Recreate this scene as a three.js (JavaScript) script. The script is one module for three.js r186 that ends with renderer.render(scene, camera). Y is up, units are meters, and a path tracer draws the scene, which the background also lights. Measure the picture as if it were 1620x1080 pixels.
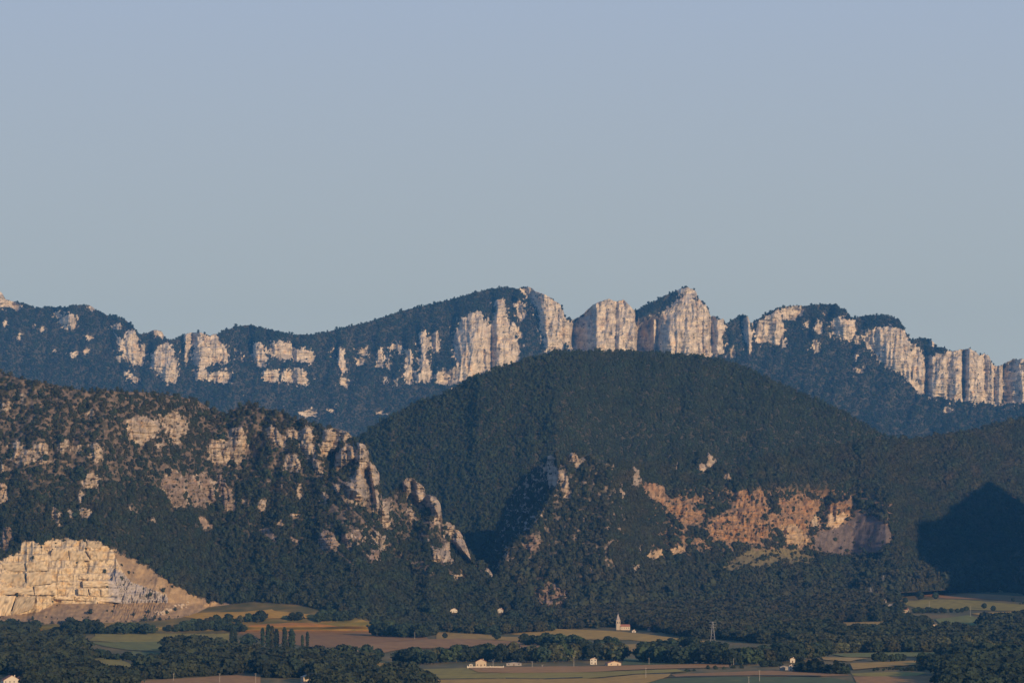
import * as THREE from 'three';
import { mergeGeometries, mergeVertices } from 'three/addons/utils/BufferGeometryUtils.js';
import { createNoise2D, createNoise3D } from 'simplex-noise';

// ------------------------------------------------------------------ camera, sky, sun, exposure
const F = 6150, CAM_H = 125, HORIZON = 860;              // long lens: 15 degrees across 1620 columns
const PITCH = Math.atan((HORIZON - 540) / F);
const scene = new THREE.Scene();
const camera = new THREE.PerspectiveCamera(2 * Math.atan(540 / F) * 180 / Math.PI, 1.5, 10, 60000);
camera.position.set(0, CAM_H, 0);
camera.rotation.set(PITCH, 0, 0);
scene.add(camera);

const SUN_AZ = 33 * Math.PI / 180, SUN_EL = 13 * Math.PI / 180;   // behind the camera, to its right
const sunDir = new THREE.Vector3(Math.sin(SUN_AZ) * Math.cos(SUN_EL), Math.sin(SUN_EL), Math.cos(SUN_AZ) * Math.cos(SUN_EL));
{
  const W = 256, H = 512, a = new Float32Array(W * H * 4);
  const stops = [[0, .475, .505, .475], [3.5, .468, .505, .485], [8.5, .40, .478, .61], [16, .23, .345, .56], [35, .085, .175, .37], [90, .025, .08, .24]];
  for (let j = 0; j < H; j++) {
    const el = ((j + .5) / H - .5) * 180;
    let c = stops[0].slice(1);
    if (el > 0) for (let k = 0; k < stops.length - 1; k++) if (el >= stops[k][0] && el <= stops[k + 1][0]) {
      let t = (el - stops[k][0]) / (stops[k + 1][0] - stops[k][0]);
      c = [1, 2, 3].map(q => stops[k][q] * (1 - t) + stops[k + 1][q] * t);
    }
    for (let i = 0; i < W; i++) { const o = (j * W + i) * 4; a[o] = c[0]; a[o + 1] = c[1]; a[o + 2] = c[2]; a[o + 3] = 1; }
  }
  const t = new THREE.DataTexture(a, W, H, THREE.RGBAFormat, THREE.FloatType);
  t.mapping = THREE.EquirectangularReflectionMapping; t.magFilter = THREE.LinearFilter; t.minFilter = THREE.LinearFilter;
  t.colorSpace = THREE.LinearSRGBColorSpace; t.needsUpdate = true;
  scene.background = t; scene.environment = t;
}
scene.backgroundIntensity = 1; scene.environmentIntensity = 1;
const sun = new THREE.DirectionalLight(new THREE.Color().setRGB(1, .69, .385), 5.0);
sun.position.copy(sunDir).multiplyScalar(9000).add(new THREE.Vector3(0, 0, -7000));
sun.target.position.set(0, 0, -7000);
sun.castShadow = true; sun.shadow.radius = 2.5;                       // a slightly hazy low sun
Object.assign(sun.shadow.camera, { left: -4000, right: 4000, top: 4000, bottom: -4000, near: 10, far: 20000 });
sun.shadow.mapSize.set(4096, 4096);
scene.add(sun, sun.target);
scene.fog = new THREE.FogExp2(new THREE.Color().setRGB(.09, .42, 1), 2.7e-5);

const renderer = new THREE.WebGLRenderer({ antialias: true });
renderer.setSize(1024, 682);
renderer.toneMapping = THREE.LinearToneMapping;
renderer.toneMappingExposure = 1;
renderer.shadowMap.enabled = true;

// ------------------------------------------------------------------ helpers
let seed = 1234567;
const rnd = () => { seed = (seed * 1664525 + 1013904223) >>> 0; return seed / 4294967296; };
const rr = (a, b) => a + (b - a) * rnd();
const n2 = createNoise2D(rnd), n3 = createNoise3D(rnd);
const fbm = (x, y, o = 4) => { let s = 0, a = .5; for (let k = 0; k < o; k++) { s += a * n2(x + k * 17.3, y - k * 9.1); x *= 2.03; y *= 2.03; a *= .5; } return s; };
const cell = (x, y) => { const a = Math.sin(Math.floor(x) * 127.1 + Math.floor(y) * 311.7) * 43758.5453; return a - Math.floor(a); };   // one value for each block
const clamp = (v, a, b) => v < a ? a : v > b ? b : v;
const mix = (a, b, t) => a + (b - a) * t;
const smooth = (a, b, v) => { const t = clamp((v - a) / (b - a), 0, 1); return t * t * (3 - 2 * t); };
const lin = (pts) => (x) => {                                          // piecewise linear curve
  if (x <= pts[0][0]) return pts[0][1];
  for (let k = 1; k < pts.length; k++) if (x <= pts[k][0]) { const t = (x - pts[k - 1][0]) / (pts[k][0] - pts[k - 1][0] || 1); return mix(pts[k - 1][1], pts[k][1], t); }
  return pts[pts.length - 1][1];
};
const sp = Math.sin(PITCH), cp = Math.cos(PITCH);
function at(X, Y, D, out = new THREE.Vector3()) {                      // bearing X, sight line Y, distance D north of the viewpoint -> metres
  const a = (X - 810) / F, b = (540 - Y) / F, y = b * cp + sp, z = b * sp - cp, k = -D / z;
  return out.set(a * k, CAM_H + y * k, z * k);
}
const used = {};
const numbered = (n) => { const k = used[n] = (used[n] ?? -1) + 1; return k ? `${n}_${String(k).padStart(3, '0')}` : n; };
function shade(o) { o.traverse(c => { if (c.isMesh) { c.castShadow = true; c.receiveShadow = true; } }); return o; }
function tag(o, label, category, group, kind) {
  o.userData.label = label; if (category) o.userData.category = category;
  if (group) o.userData.group = group; if (kind) o.userData.kind = kind;
  return o;
}
const mat = (r, g, b, rough = .95, extra = {}) => new THREE.MeshStandardMaterial({ color: new THREE.Color().setRGB(r, g, b), roughness: rough, metalness: 0, ...extra });
const VC = new THREE.MeshStandardMaterial({ color: 0xffffff, vertexColors: true, roughness: .96, metalness: 0 });
const view = (x0, y0, w) => (pts) => pts.map(([x, y]) => [x0 + x * w / 1620, y0 + y * w / 1620]);   // survey sheets, 1620 units across w

// ------------------------------------------------------------------ masks on the survey grid
const GX0 = -120, GX1 = 1760, GY0 = 420, GY1 = 1020, GW = GX1 - GX0, GH = GY1 - GY0;
function fillPoly(pts, f) {
  let y0 = 1e9, y1 = -1e9; for (const p of pts) { y0 = Math.min(y0, p[1]); y1 = Math.max(y1, p[1]); }
  for (let y = Math.max(Math.ceil(y0), GY0); y <= Math.min(y1, GY1 - 1); y++) {
    const xs = [];
    for (let k = 0; k < pts.length; k++) {
      const [ax, ay] = pts[k], [bx, by] = pts[(k + 1) % pts.length];
      if ((ay <= y) !== (by <= y)) xs.push(ax + (y - ay) / (by - ay) * (bx - ax));
    }
    xs.sort((a, b) => a - b);
    for (let k = 0; k + 1 < xs.length; k += 2) for (let x = Math.max(Math.ceil(xs[k]), GX0); x <= Math.min(xs[k + 1], GX1 - 1); x++) f((y - GY0) * GW + x - GX0, x, y);
  }
}
function blur(src, rx, ry, times = 2) {
  let a = src;
  for (let t = 0; t < times; t++) {
    const b = new Float32Array(GW * GH), c = new Float32Array(GW * GH);
    for (let y = 0; y < GH; y++) { let s = 0; const o = y * GW; for (let x = -rx; x < GW; x++) { if (x + rx < GW) s += a[o + x + rx]; if (x - rx - 1 >= 0) s -= a[o + x - rx - 1]; if (x >= 0) b[o + x] = s / (2 * rx + 1); } }
    for (let x = 0; x < GW; x++) { let s = 0; for (let y = -ry; y < GH; y++) { if (y + ry < GH) s += b[(y + ry) * GW + x]; if (y - ry - 1 >= 0) s -= b[(y - ry - 1) * GW + x]; if (y >= 0) c[y * GW + x] = s / (2 * ry + 1); } }
    a = c;
  }
  return a;
}
const gi = (X, Y) => clamp(Math.round(Y) - GY0, 0, GH - 1) * GW + clamp(Math.round(X) - GX0, 0, GW - 1);
function gs(a, X, Y) {                                                  // bilinear
  const x = clamp(X - GX0, 0, GW - 1.001), y = clamp(Y - GY0, 0, GH - 1.001), i = Math.floor(x), j = Math.floor(y), u = x - i, v = y - j, o = j * GW + i;
  return (a[o] * (1 - u) + a[o + 1] * u) * (1 - v) + (a[o + GW] * (1 - u) + a[o + GW + 1] * u) * v;
}

// ------------------------------------------------------------------ the valley floor
const Vd0 = lin([[880, 8200], [900, 7300], [930, 6350], [960, 5750], [985, 5280], [1000, 5000], [1020, 4560], [1040, 4130], [1060, 3780], [1080, 3480], [1100, 3200], [1140, 2740]]);
const Vd = (X, Y) => {                                                // the apron below the rocky hill climbs sooner
  const d = Vd0(Y), w = smooth(720, 560, X) * smooth(1012, 990, Y);
  return mix(d, Math.min(d, 4900 + (1012 - Y) * 4.2), w) * (1 + .012 * n2(X / 420, Y / 60));
};
const V = (X, Y, out) => at(X, Y, Vd(X, Y), out);

// ------------------------------------------------------------------ hills and ridges
// Each is a sheet of columns; every column climbs from its foot to its crest, steeply where there is rock, and falls away behind.
function landform(cfg) {
  const { X0, X1, dx, ny, crest, footY, footD, cotForest, cotRock = .2, polys = [], dents = [], folds, flute = 8, gully = 20, gullyScale = 60, drop = 0, wander = 2.5, leak = 20, mainCot } = cfg;
  const M = new Float32Array(GW * GH), ID = new Int16Array(GW * GH).fill(-1), DENT = new Float32Array(GW * GH);
  const S = new Float32Array(GW * GH);                                  // hard rock only, for slope and relief
  polys.forEach((p, k) => fillPoly(p.pts, (o) => { M[o] = 1; ID[o] = k; S[o] = p.soft || p.quarry ? 0 : 1; }));
  for (const d of dents) fillPoly(d.pts, (o) => { DENT[o] += d.by; });
  const Mw = cfg.crags ? blur(S, 9, 7) : S, Ms = blur(S, 3, 3), Dn = dents.length ? blur(DENT, 2, 3) : DENT;
  const nx = Math.round((X1 - X0) / dx) + 1, back = 6, rows = ny + back;
  const P = new Float32Array(nx * rows * 3), Rk = new Float32Array(nx * rows), Id = new Int16Array(nx * rows).fill(-1), YX = new Float32Array(nx * rows * 2);
  const D = new Float32Array(nx * ny);
  for (let i = 0; i < nx; i++) {
    const X = X0 + i * dx, fy = footY(X);
    let cy = Math.min(crest(X), fy - 4);
    const rockTop = gs(Ms, X, cy + 3);
    cy += drop * (1 - smooth(.1, .5, rockTop)) + (.8 + 1.2 * rockTop) * fbm(X / 9, 3.3, 3);
    let d = footD(X), dev = 0;
    const step = (fy - cy) / (ny - 1);
    for (let j = ny - 1; j >= 0; j--) {
      const Y = cy + step * j, q = i + j * nx;
      YX[q * 2] = X; YX[q * 2 + 1] = Y;
      const wx = X + wander * n2(X / 11, Y / 13) + wander * .5 * n2(X / 4 + 9, Y / 5), wy = Y + wander * n2(X / 12 + 40, Y / 9) + wander * .6 * n2(X / 4, Y / 4 + 31);
      const g = gi(wx, wy);
      let r = M[g], id = ID[g];
      const poly = id >= 0 ? polys[id] : null;
      if (poly) { const veg = poly.veg ?? .2; if (n2(X / 13 + 7, Y / 8) * .6 + n2(X / 5, Y / 4) * .4 > 1.05 - veg * 1.9) r = .15; }
      if (!poly && cfg.crags && gs(Mw, X, Y) * 1.5 + .55 * n2(X / 5, Y / 8 + 12) + .35 * n2(X / 11, Y / 14) > (typeof cfg.crags === 'number' ? cfg.crags : cfg.crags(X, Y))) r = 1;
      Rk[q] = r; Id[q] = r > .5 ? id : -1;
      D[q] = d + dev;
      const base = mainCot(X, Y), local = mix(cotForest(X, Y), cotRock, gs(Ms, X, Y));
      dev = dev * (1 - step / leak) + d / F * step * (local - base);
      d += d / F * step * base;
    }
  }
  // relief: gullies in the woods, flutes and ledges in the rock
  const m1 = footD((X0 + X1) / 2) / F;
  for (let i = 0; i < nx; i++) for (let j = 0; j < ny; j++) {
    const q = i + j * nx, X = YX[q * 2], Y = YX[q * 2 + 1], s = gs(Ms, X, Y);
    let o = gully * fbm(X / gullyScale + Y / (gullyScale * 3.5), Y / (gullyScale * 2.4) + 5, 4);
    const w = X + 2.2 * n2(Y / 60, X / 50);
    let ro = 0;
    if (s > .01) {
      const wy = Y + 4 * n2(X / 22 + 8, Y / 30), rid = 1 - Math.abs(n2(w / 21, Y / 120 + 3)) * 2, rid2 = 1 - Math.abs(n2(w / 7 + 50, Y / 80)) * 2;
      const slab = cell(w / 9.5, wy / 24) - .5, slab2 = cell(w / 4.2 + 300, wy / 9.5 + 70) - .5;
      ro = flute * (-.5 * rid - .16 * rid2 + 1.0 * slab + .65 * slab2 + .22 * n2(X / 2.4, Y / 3.6) + .5 * n2(X / 44, Y / 3.8 + 9) + .4 * n2(X / 60, Y / 9 + 39));
    }
    if (folds) ro += folds(X);
    o += s * ro + gs(Dn, X, Y);
    if (cfg.extra) o += cfg.extra(X, Y);
    const edge = smooth(0, 7, (ny - 1 - j));                            // keep the foot where it meets the valley
    D[q] += o * edge;
  }
  const v = new THREE.Vector3();
  for (let i = 0; i < nx; i++) {
    for (let j = 0; j < ny; j++) { const q = i + j * nx; at(YX[q * 2], YX[q * 2 + 1], D[q], v); v.toArray(P, (i + (j + back) * nx) * 3); }
    const c = new THREE.Vector3().fromArray(P, (i + back * nx) * 3), dir = new THREE.Vector3(c.x, 0, c.z).normalize();
    const away = cfg.backs ?? [8, 30, 90, 220, 450, 800];
    for (let b = 0; b < back; b++) {
      const t = away[b], y = c.y - (b === 0 ? 1.2 : t * .42);
      P.set([c.x + dir.x * t, Math.max(y, -5), c.z + dir.z * t], (i + (back - 1 - b) * nx) * 3);
    }
  }
  const R2 = new Float32Array(nx * rows), I2 = new Int16Array(nx * rows).fill(-1);
  R2.set(Rk.subarray(0, nx * ny), back * nx); I2.set(Id.subarray(0, nx * ny), back * nx);
  // one surface for the normals, then one mesh for each cliff and one for the wooded slope
  const idx = [];
  for (let j = 0; j < rows - 1; j++) for (let i = 0; i < nx - 1; i++) { const a = i + j * nx, b = a + nx; idx.push(a, b, a + 1, a + 1, b, b + 1); }
  const geo = new THREE.BufferGeometry(); geo.setAttribute('position', new THREE.BufferAttribute(P, 3)); geo.setIndex(idx); geo.computeVertexNormals();
  const N = geo.attributes.normal.array, C = new Float32Array(nx * rows * 3);
  for (let q = 0; q < nx * rows; q++) {
    const jj = Math.floor(q / nx) - back, s = q - back * nx, X = jj >= 0 ? YX[s * 2] : X0 + (q % nx) * dx, Y = jj >= 0 ? YX[s * 2 + 1] : 0;
    const k = I2[q], c = cfg.colour(X, Y, k >= 0 ? polys[k] : null, R2[q]);
    C[q * 3] = c[0]; C[q * 3 + 1] = c[1]; C[q * 3 + 2] = c[2];
  }
  const parts = new Map();
  for (let t = 0; t < idx.length; t += 3) {
    const a = I2[idx[t]], b = I2[idx[t + 1]], c = I2[idx[t + 2]];
    let k = a === b || a === c ? a : b === c ? b : a;
    if (k >= 0 && polys[k].minor) k = -1;
    if (!parts.has(k)) parts.set(k, []);
    parts.get(k).push(idx[t], idx[t + 1], idx[t + 2]);
  }
  const root = new THREE.Group(); root.name = numbered(cfg.name);
  tag(root, cfg.label, cfg.category, null, 'structure');
  for (const [k, list] of [...parts].sort((a, b) => a[0] - b[0])) {
    const map = new Map(), p = [], n = [], c = [], ii = [];
    for (const q of list) { let w = map.get(q); if (w === undefined) { w = p.length / 3; map.set(q, w); for (let z = 0; z < 3; z++) { p.push(P[q * 3 + z]); n.push(N[q * 3 + z]); c.push(C[q * 3 + z]); } } ii.push(w); }
    const g = new THREE.BufferGeometry();
    g.setAttribute('position', new THREE.Float32BufferAttribute(p, 3)); g.setAttribute('normal', new THREE.Float32BufferAttribute(n, 3)); g.setAttribute('color', new THREE.Float32BufferAttribute(c, 3)); g.setIndex(ii);
    const m = new THREE.Mesh(g, VC); m.name = k < 0 ? 'hillside' : (polys[k].name ?? 'cliff');
    if (k >= 0 && polys[k].label) m.userData.label = polys[k].label;
    root.add(m);
  }
  scene.add(shade(root));
  const depthAt = (X, Y) => {
    const i = Math.round((X - X0) / dx); if (i < 0 || i >= nx) return 1e9;
    const top = YX[i * 2 + 1], bottom = YX[(i + (ny - 1) * nx) * 2 + 1], j = (Y - top) / (bottom - top) * (ny - 1);
    return j < 0 || j > ny - 1 ? 1e9 : mix(D[i + Math.floor(j) * nx], D[i + Math.min(ny - 1, Math.floor(j) + 1) * nx], j % 1);
  };
  return { depthAt, Id: I2, polys, root, nx, ny, back, rows, P, N, Rk: R2, YX, dx, M, Ms, D, X0, cfg };
}
// limestone: pale and warm, streaked grey by water, rusty in places
function limestone(X, Y, tint = [.43, .375, .315], ochre = 0) {
  const w = X + 4 * n2(X / 30, Y / 40);
  const streak = smooth(.05, .75, n2(w / 5.5, Y / 55) * .6 + n2(w / 2.3, Y / 30) * .4);
  const rust = smooth(.1, .8, fbm(X / 22 + 30, Y / 26, 3) + ochre * .5);
  const crack = smooth(.16, .02, Math.abs(n2(w / 13 + 60, Y / 70))) * smooth(-.2, .3, n2(X / 20, Y / 20 + 5)) + .7 * smooth(.14, .02, Math.abs(n2(X / 28 + 9, Y / 11))) * smooth(0, .4, n2(X / 16, Y / 16 + 55));
  const patch = mix(ochre ? .5 : .72, ochre ? 1.2 : 1.08, smooth(-.45, .4, fbm(X / (ochre ? 9 : 19) + 70, Y / 15, 3)));
  const bed = smooth(.25, .7, n2(X / 70 + 5, Y / 4.2)) * smooth(-.3, .4, n2(X / 24, Y / 30 + 15));   // darker bedding planes
  const v = patch - .2 * bed - .4 * crack + .2 * n2(X / 3.1, Y / 3.4) + .12 * n2(X / 9, Y / 12) - .22 * streak;
  return [tint[0] * v * (1 + .1 * rust + ochre * .15), tint[1] * v * (1 - .1 * rust - ochre * .1), tint[2] * v * (1 - .3 * rust - ochre * .3)];
}
function litter(X, Y, base = [.055, .05, .03]) { const v = 1 + .35 * n2(X / 7, Y / 6) + .2 * n2(X / 2.5, Y / 2.5); return base.map(b => b * v); }

// --- foliage
function leafCrown(kind, quads, core = 1) {
  // a crown one unit tall: a ragged core and many leaf clumps through its volume
  const shape = { round: (t) => .40 * Math.pow(Math.sin(Math.PI * clamp(t * .93 + .05, 0, 1)), .6), tall: (t) => .125 * Math.pow(Math.sin(Math.PI * clamp(t * .9 + .07, 0, 1)), .55), cone: (t) => .23 * (1.03 - t) + .015, bush: (t) => .62 * Math.pow(clamp(1 - t, 0, 1), .45) }[kind];
  const base = { round: .13, tall: .06, cone: .06, bush: 0 }[kind];
  const off = rnd() * 90;
  const g = new THREE.IcosahedronGeometry(1, core), p = g.attributes.position, v = new THREE.Vector3();
  for (let k = 0; k < p.count; k++) {
    v.fromBufferAttribute(p, k).normalize();
    const t = v.y * .5 + .5, r = shape(t) * .66 * (1 + .34 * n3(v.x * 1.6 + off, v.y * 2.2, v.z * 1.6)), l = Math.hypot(v.x, v.z) || 1;
    p.setXYZ(k, v.x / l * r * Math.min(1, l * 1.6), base + t * (.93 - base), v.z / l * r * Math.min(1, l * 1.6));
  }
  g.computeVertexNormals();
  const pos = [...p.array];
  const a = new THREE.Vector3(), b = new THREE.Vector3(), c = new THREE.Vector3();
  for (let k = 0; k < quads; k++) {
    const t = Math.pow(rnd(), .8), ang = rnd() * 6.2832, lob = 1 + .45 * n3(Math.cos(ang) * 1.3 + off, t * 3, Math.sin(ang) * 1.3), rad = shape(t) * (.45 + .68 * Math.sqrt(rnd())) * lob;
    c.set(Math.cos(ang) * rad, base + t * (1.0 - base), Math.sin(ang) * rad);
    a.set(rr(-1, 1), rr(-1, 1), rr(-1, 1)).normalize();
    b.set(c.x, (c.y - .5) * .6, c.z).normalize().multiplyScalar(1.1).add(a).normalize();   // faces outward more often than not
    const s = (kind === 'tall' ? .036 : .07) * rr(.7, 1.5);
    const u = new THREE.Vector3(rr(-1, 1), rr(-1, 1), rr(-1, 1)).cross(b).normalize(), w = new THREE.Vector3().crossVectors(b, u);
    const q = [[-1, -.7], [.9, -1], [1.1, .8], [-.8, 1]].map(([x, y]) => c.clone().addScaledVector(u, x * s).addScaledVector(w, y * s));
    pos.push(...q[0].toArray(), ...q[1].toArray(), ...q[2].toArray(), ...q[0].toArray(), ...q[2].toArray(), ...q[3].toArray());
  }
  const out = new THREE.BufferGeometry(); out.setAttribute('position', new THREE.Float32BufferAttribute(pos, 3)); out.computeVertexNormals();
  return out;
}
const farCrowns = [0, 1, 2].map(() => leafCrown('round', 46, 1)), nearCrowns = [0, 1, 2].map(() => leafCrown('round', 170, 1));
const LEAF = new THREE.MeshStandardMaterial({ color: 0xffffff, roughness: .9, metalness: 0 });
const TINTS = { green: [.021, .036, .015], deep: [.014, .028, .016], olive: [.036, .039, .016], brown: [.054, .039, .021], pale: [.054, .062, .030] };
function mass(name, label, list, set = farCrowns) {                                      // a wood that reads as one mass
  const root = new THREE.Group(); root.name = numbered(name); tag(root, label, 'forest', null, 'stuff');
  for (let k = 0; k < 3; k++) {
    const mine = list.filter((_, q) => q % 3 === k), im = new THREE.InstancedMesh(set[k], LEAF, mine.length), m4 = new THREE.Matrix4(), qn = new THREE.Quaternion(), up = new THREE.Vector3(0, 1, 0), c = new THREE.Color();
    mine.forEach((t, q) => {
      qn.setFromAxisAngle(up, t.turn); m4.compose(t.p, qn, new THREE.Vector3(t.h * t.w, t.h, t.h * t.w)); im.setMatrixAt(q, m4); im.setColorAt(q, c.setRGB(...t.c));
    });
    im.name = 'canopy'; im.userData.kind = 'stuff'; im.castShadow = im.receiveShadow = true; root.add(im);
  }
  scene.add(root);
  console.log(name, list.length);
}
function blendTint(w) { const c = [0, 0, 0]; let s = 0; for (const k in w) { const x = Math.max(0, w[k]); s += x; for (let q = 0; q < 3; q++) c[q] += TINTS[k][q] * x; } const v = rr(.72, 1.3); return c.map(x => x / s * v); }
// ground kept open in front of and under each building: bearing, foot, half width
const OPEN = [[717, 969, 7], [792, 969.5, 6], [664, 961, 4], [223, 996, 18], [244, 996.5, 5], [564, 1037, 6], [488, 1080, 11], [16, 1086, 14], [32, 1083, 8], [1375, 973, 5], [1412, 961, 9], [1399, 953, 5], [1433, 969, 9], [1228, 1013, 4], [1472, 993, 5], [1482, 991.5, 9], [1029, 998, 5], [1003, 1000.5, 4], [984, 997, 13], [1503, 1051, 9], [27, 1013, 5], [191, 1065, 10], [1362, 987, 48], [1520, 982, 38], [172, 1046, 40]];
const cleared = (X, Y) => { for (const [x, y, r] of OPEN) if (Math.abs(X - x) < r + 1 && Y > y - 3 && Y < y + 17) return true; return false; };
function wood(L, { spacing, h, keep, tint, tall, sink = .12, shrubs = .05 }) {
  const list = [], { nx, ny, back, P, Rk, YX, Ms, D } = L, a = new THREE.Vector3(), b = new THREE.Vector3(), c = new THREE.Vector3(), e = new THREE.Vector3();
  for (let j = 0; j < ny - 1; j++) for (let i = 0; i < nx - 1; i++) {
    const q = i + (j + back) * nx, s = i + j * nx;
    a.fromArray(P, q * 3); b.fromArray(P, (q + 1) * 3); c.fromArray(P, (q + nx) * 3); e.fromArray(P, (q + nx + 1) * 3);
    const area = b.clone().sub(a).cross(c.clone().sub(a)).length(), flat = Math.hypot(b.x - a.x, b.z - a.z) * Math.hypot(c.x - a.x, c.z - a.z);
    const X = YX[s * 2], Y = YX[s * 2 + 1];
    let want = Math.min(area, flat * 3 + .3 * area) / (spacing * spacing);
    const rock = Rk[q] > .5;
    let hh = h * (.42 + 1.15 * Math.pow(rnd(), 1.9)) * (1 + .4 * n2(X / 16, Y / 12)) * (tall ? tall(X, Y) : 1);
    const px = D[s] / F;
    if (rock) { const g = L.polys[L.Id[q]]?.grow; want *= g ?? shrubs; hh *= g ? .75 : .5; }
    else if (Rk[q] > .05) { want *= .6; hh *= .45; }
    else if (L.M[gi(X, Y - .75 * hh / px)] > .5 || L.M[gi(X, Y - .4 * hh / px)] > .5) { want *= .5; hh *= .5; }
    const kp = keep ? keep(X, Y) : 1; want *= kp; if (cleared(X, Y)) continue;
    let n = Math.floor(want + rnd());
    while (n-- > 0) {
      const u = rnd(), w = rnd(), p = a.clone().multiplyScalar((1 - u) * (1 - w)).addScaledVector(b, u * (1 - w)).addScaledVector(c, (1 - u) * w).addScaledVector(e, u * w);
      p.y -= hh * sink;
      list.push({ p, h: hh, w: rr(.8, 1.35), turn: rnd() * 6.28, c: blendTint(tint(X, Y)).map(z => z * (1 + .22 * n2(X / 40 + 8, Y / 26) + .15 * n2(X / 13, Y / 9))) });
    }
  }
  return list;
}

// ------------------------------------------------------------------ the far cliff ridge
const s1 = view(0, 430, 420), s2 = view(400, 430, 420), s3 = view(800, 430, 420), s4 = view(1200, 430, 420), s5 = view(0, 680, 420), s6 = view(400, 640, 420), s7 = view(780, 680, 420), s8 = view(1180, 660, 440), s9 = view(0, 820, 360);
const K = (sheet, veg, extra = {}) => (...pts) => ({ pts: sheet(pts), veg, ...extra });
const farCrest = lin([...s1([[-400, 100], [-60, 140], [0, 120], [12, 130], [30, 165], [80, 180], [150, 185], [190, 200], [210, 212], [330, 210], [400, 208], [500, 192], [540, 200], [600, 232], [650, 258], [720, 265], [770, 290], [810, 330], [830, 370], [850, 372], [900, 365], [950, 353], [985, 365], [1010, 400], [1045, 410], [1080, 400], [1130, 375], [1200, 370], [1240, 372], [1280, 388], [1310, 380], [1380, 345], [1450, 325], [1510, 318], [1545, 320]]),
  ...s2([[0, 325], [80, 340], [160, 360], [240, 375], [380, 375], [450, 360], [560, 330], [700, 300], [800, 268], [900, 232], [1040, 200], [1200, 165], [1330, 125], [1450, 100], [1540, 88]]),
  ...s3([[0, 88], [60, 95], [150, 92], [180, 118], [240, 135], [290, 170], [320, 190], [345, 215], [365, 280], [395, 300], [450, 275], [490, 240], [530, 200], [580, 178], [625, 162], [660, 178], [720, 172], [760, 205], [785, 235], [800, 228], [860, 195], [940, 155], [1040, 108], [1110, 92], [1160, 115], [1180, 160], [1220, 195], [1240, 225], [1250, 268], [1275, 270], [1300, 290], [1330, 285], [1345, 310], [1400, 275], [1440, 258], [1480, 270], [1495, 310], [1530, 285], [1540, 280]]),
  ...s4([[0, 280], [60, 240], [130, 213], [250, 205], [330, 195], [400, 188], [480, 200], [540, 235], [560, 270], [590, 275], [640, 262], [710, 256], [800, 262], [860, 285], [890, 330], [900, 370], [940, 410], [990, 395], [1040, 402], [1080, 435], [1100, 460], [1140, 452], [1165, 485], [1230, 475], [1290, 465], [1330, 490], [1350, 510], [1380, 497], [1410, 515], [1430, 560], [1450, 575], [1480, 570], [1560, 530], [1590, 535], [1620, 530], [1800, 600], [2100, 560]])]);
const k1 = K(s1, .2), k2 = K(s2, .15), k3 = K(s3, .1), k4 = K(s4, .12), k1m = K(s1, .25, { minor: 1 }), k2m = K(s2, .25, { minor: 1 }), k4m = K(s4, .2, { minor: 1 });
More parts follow.
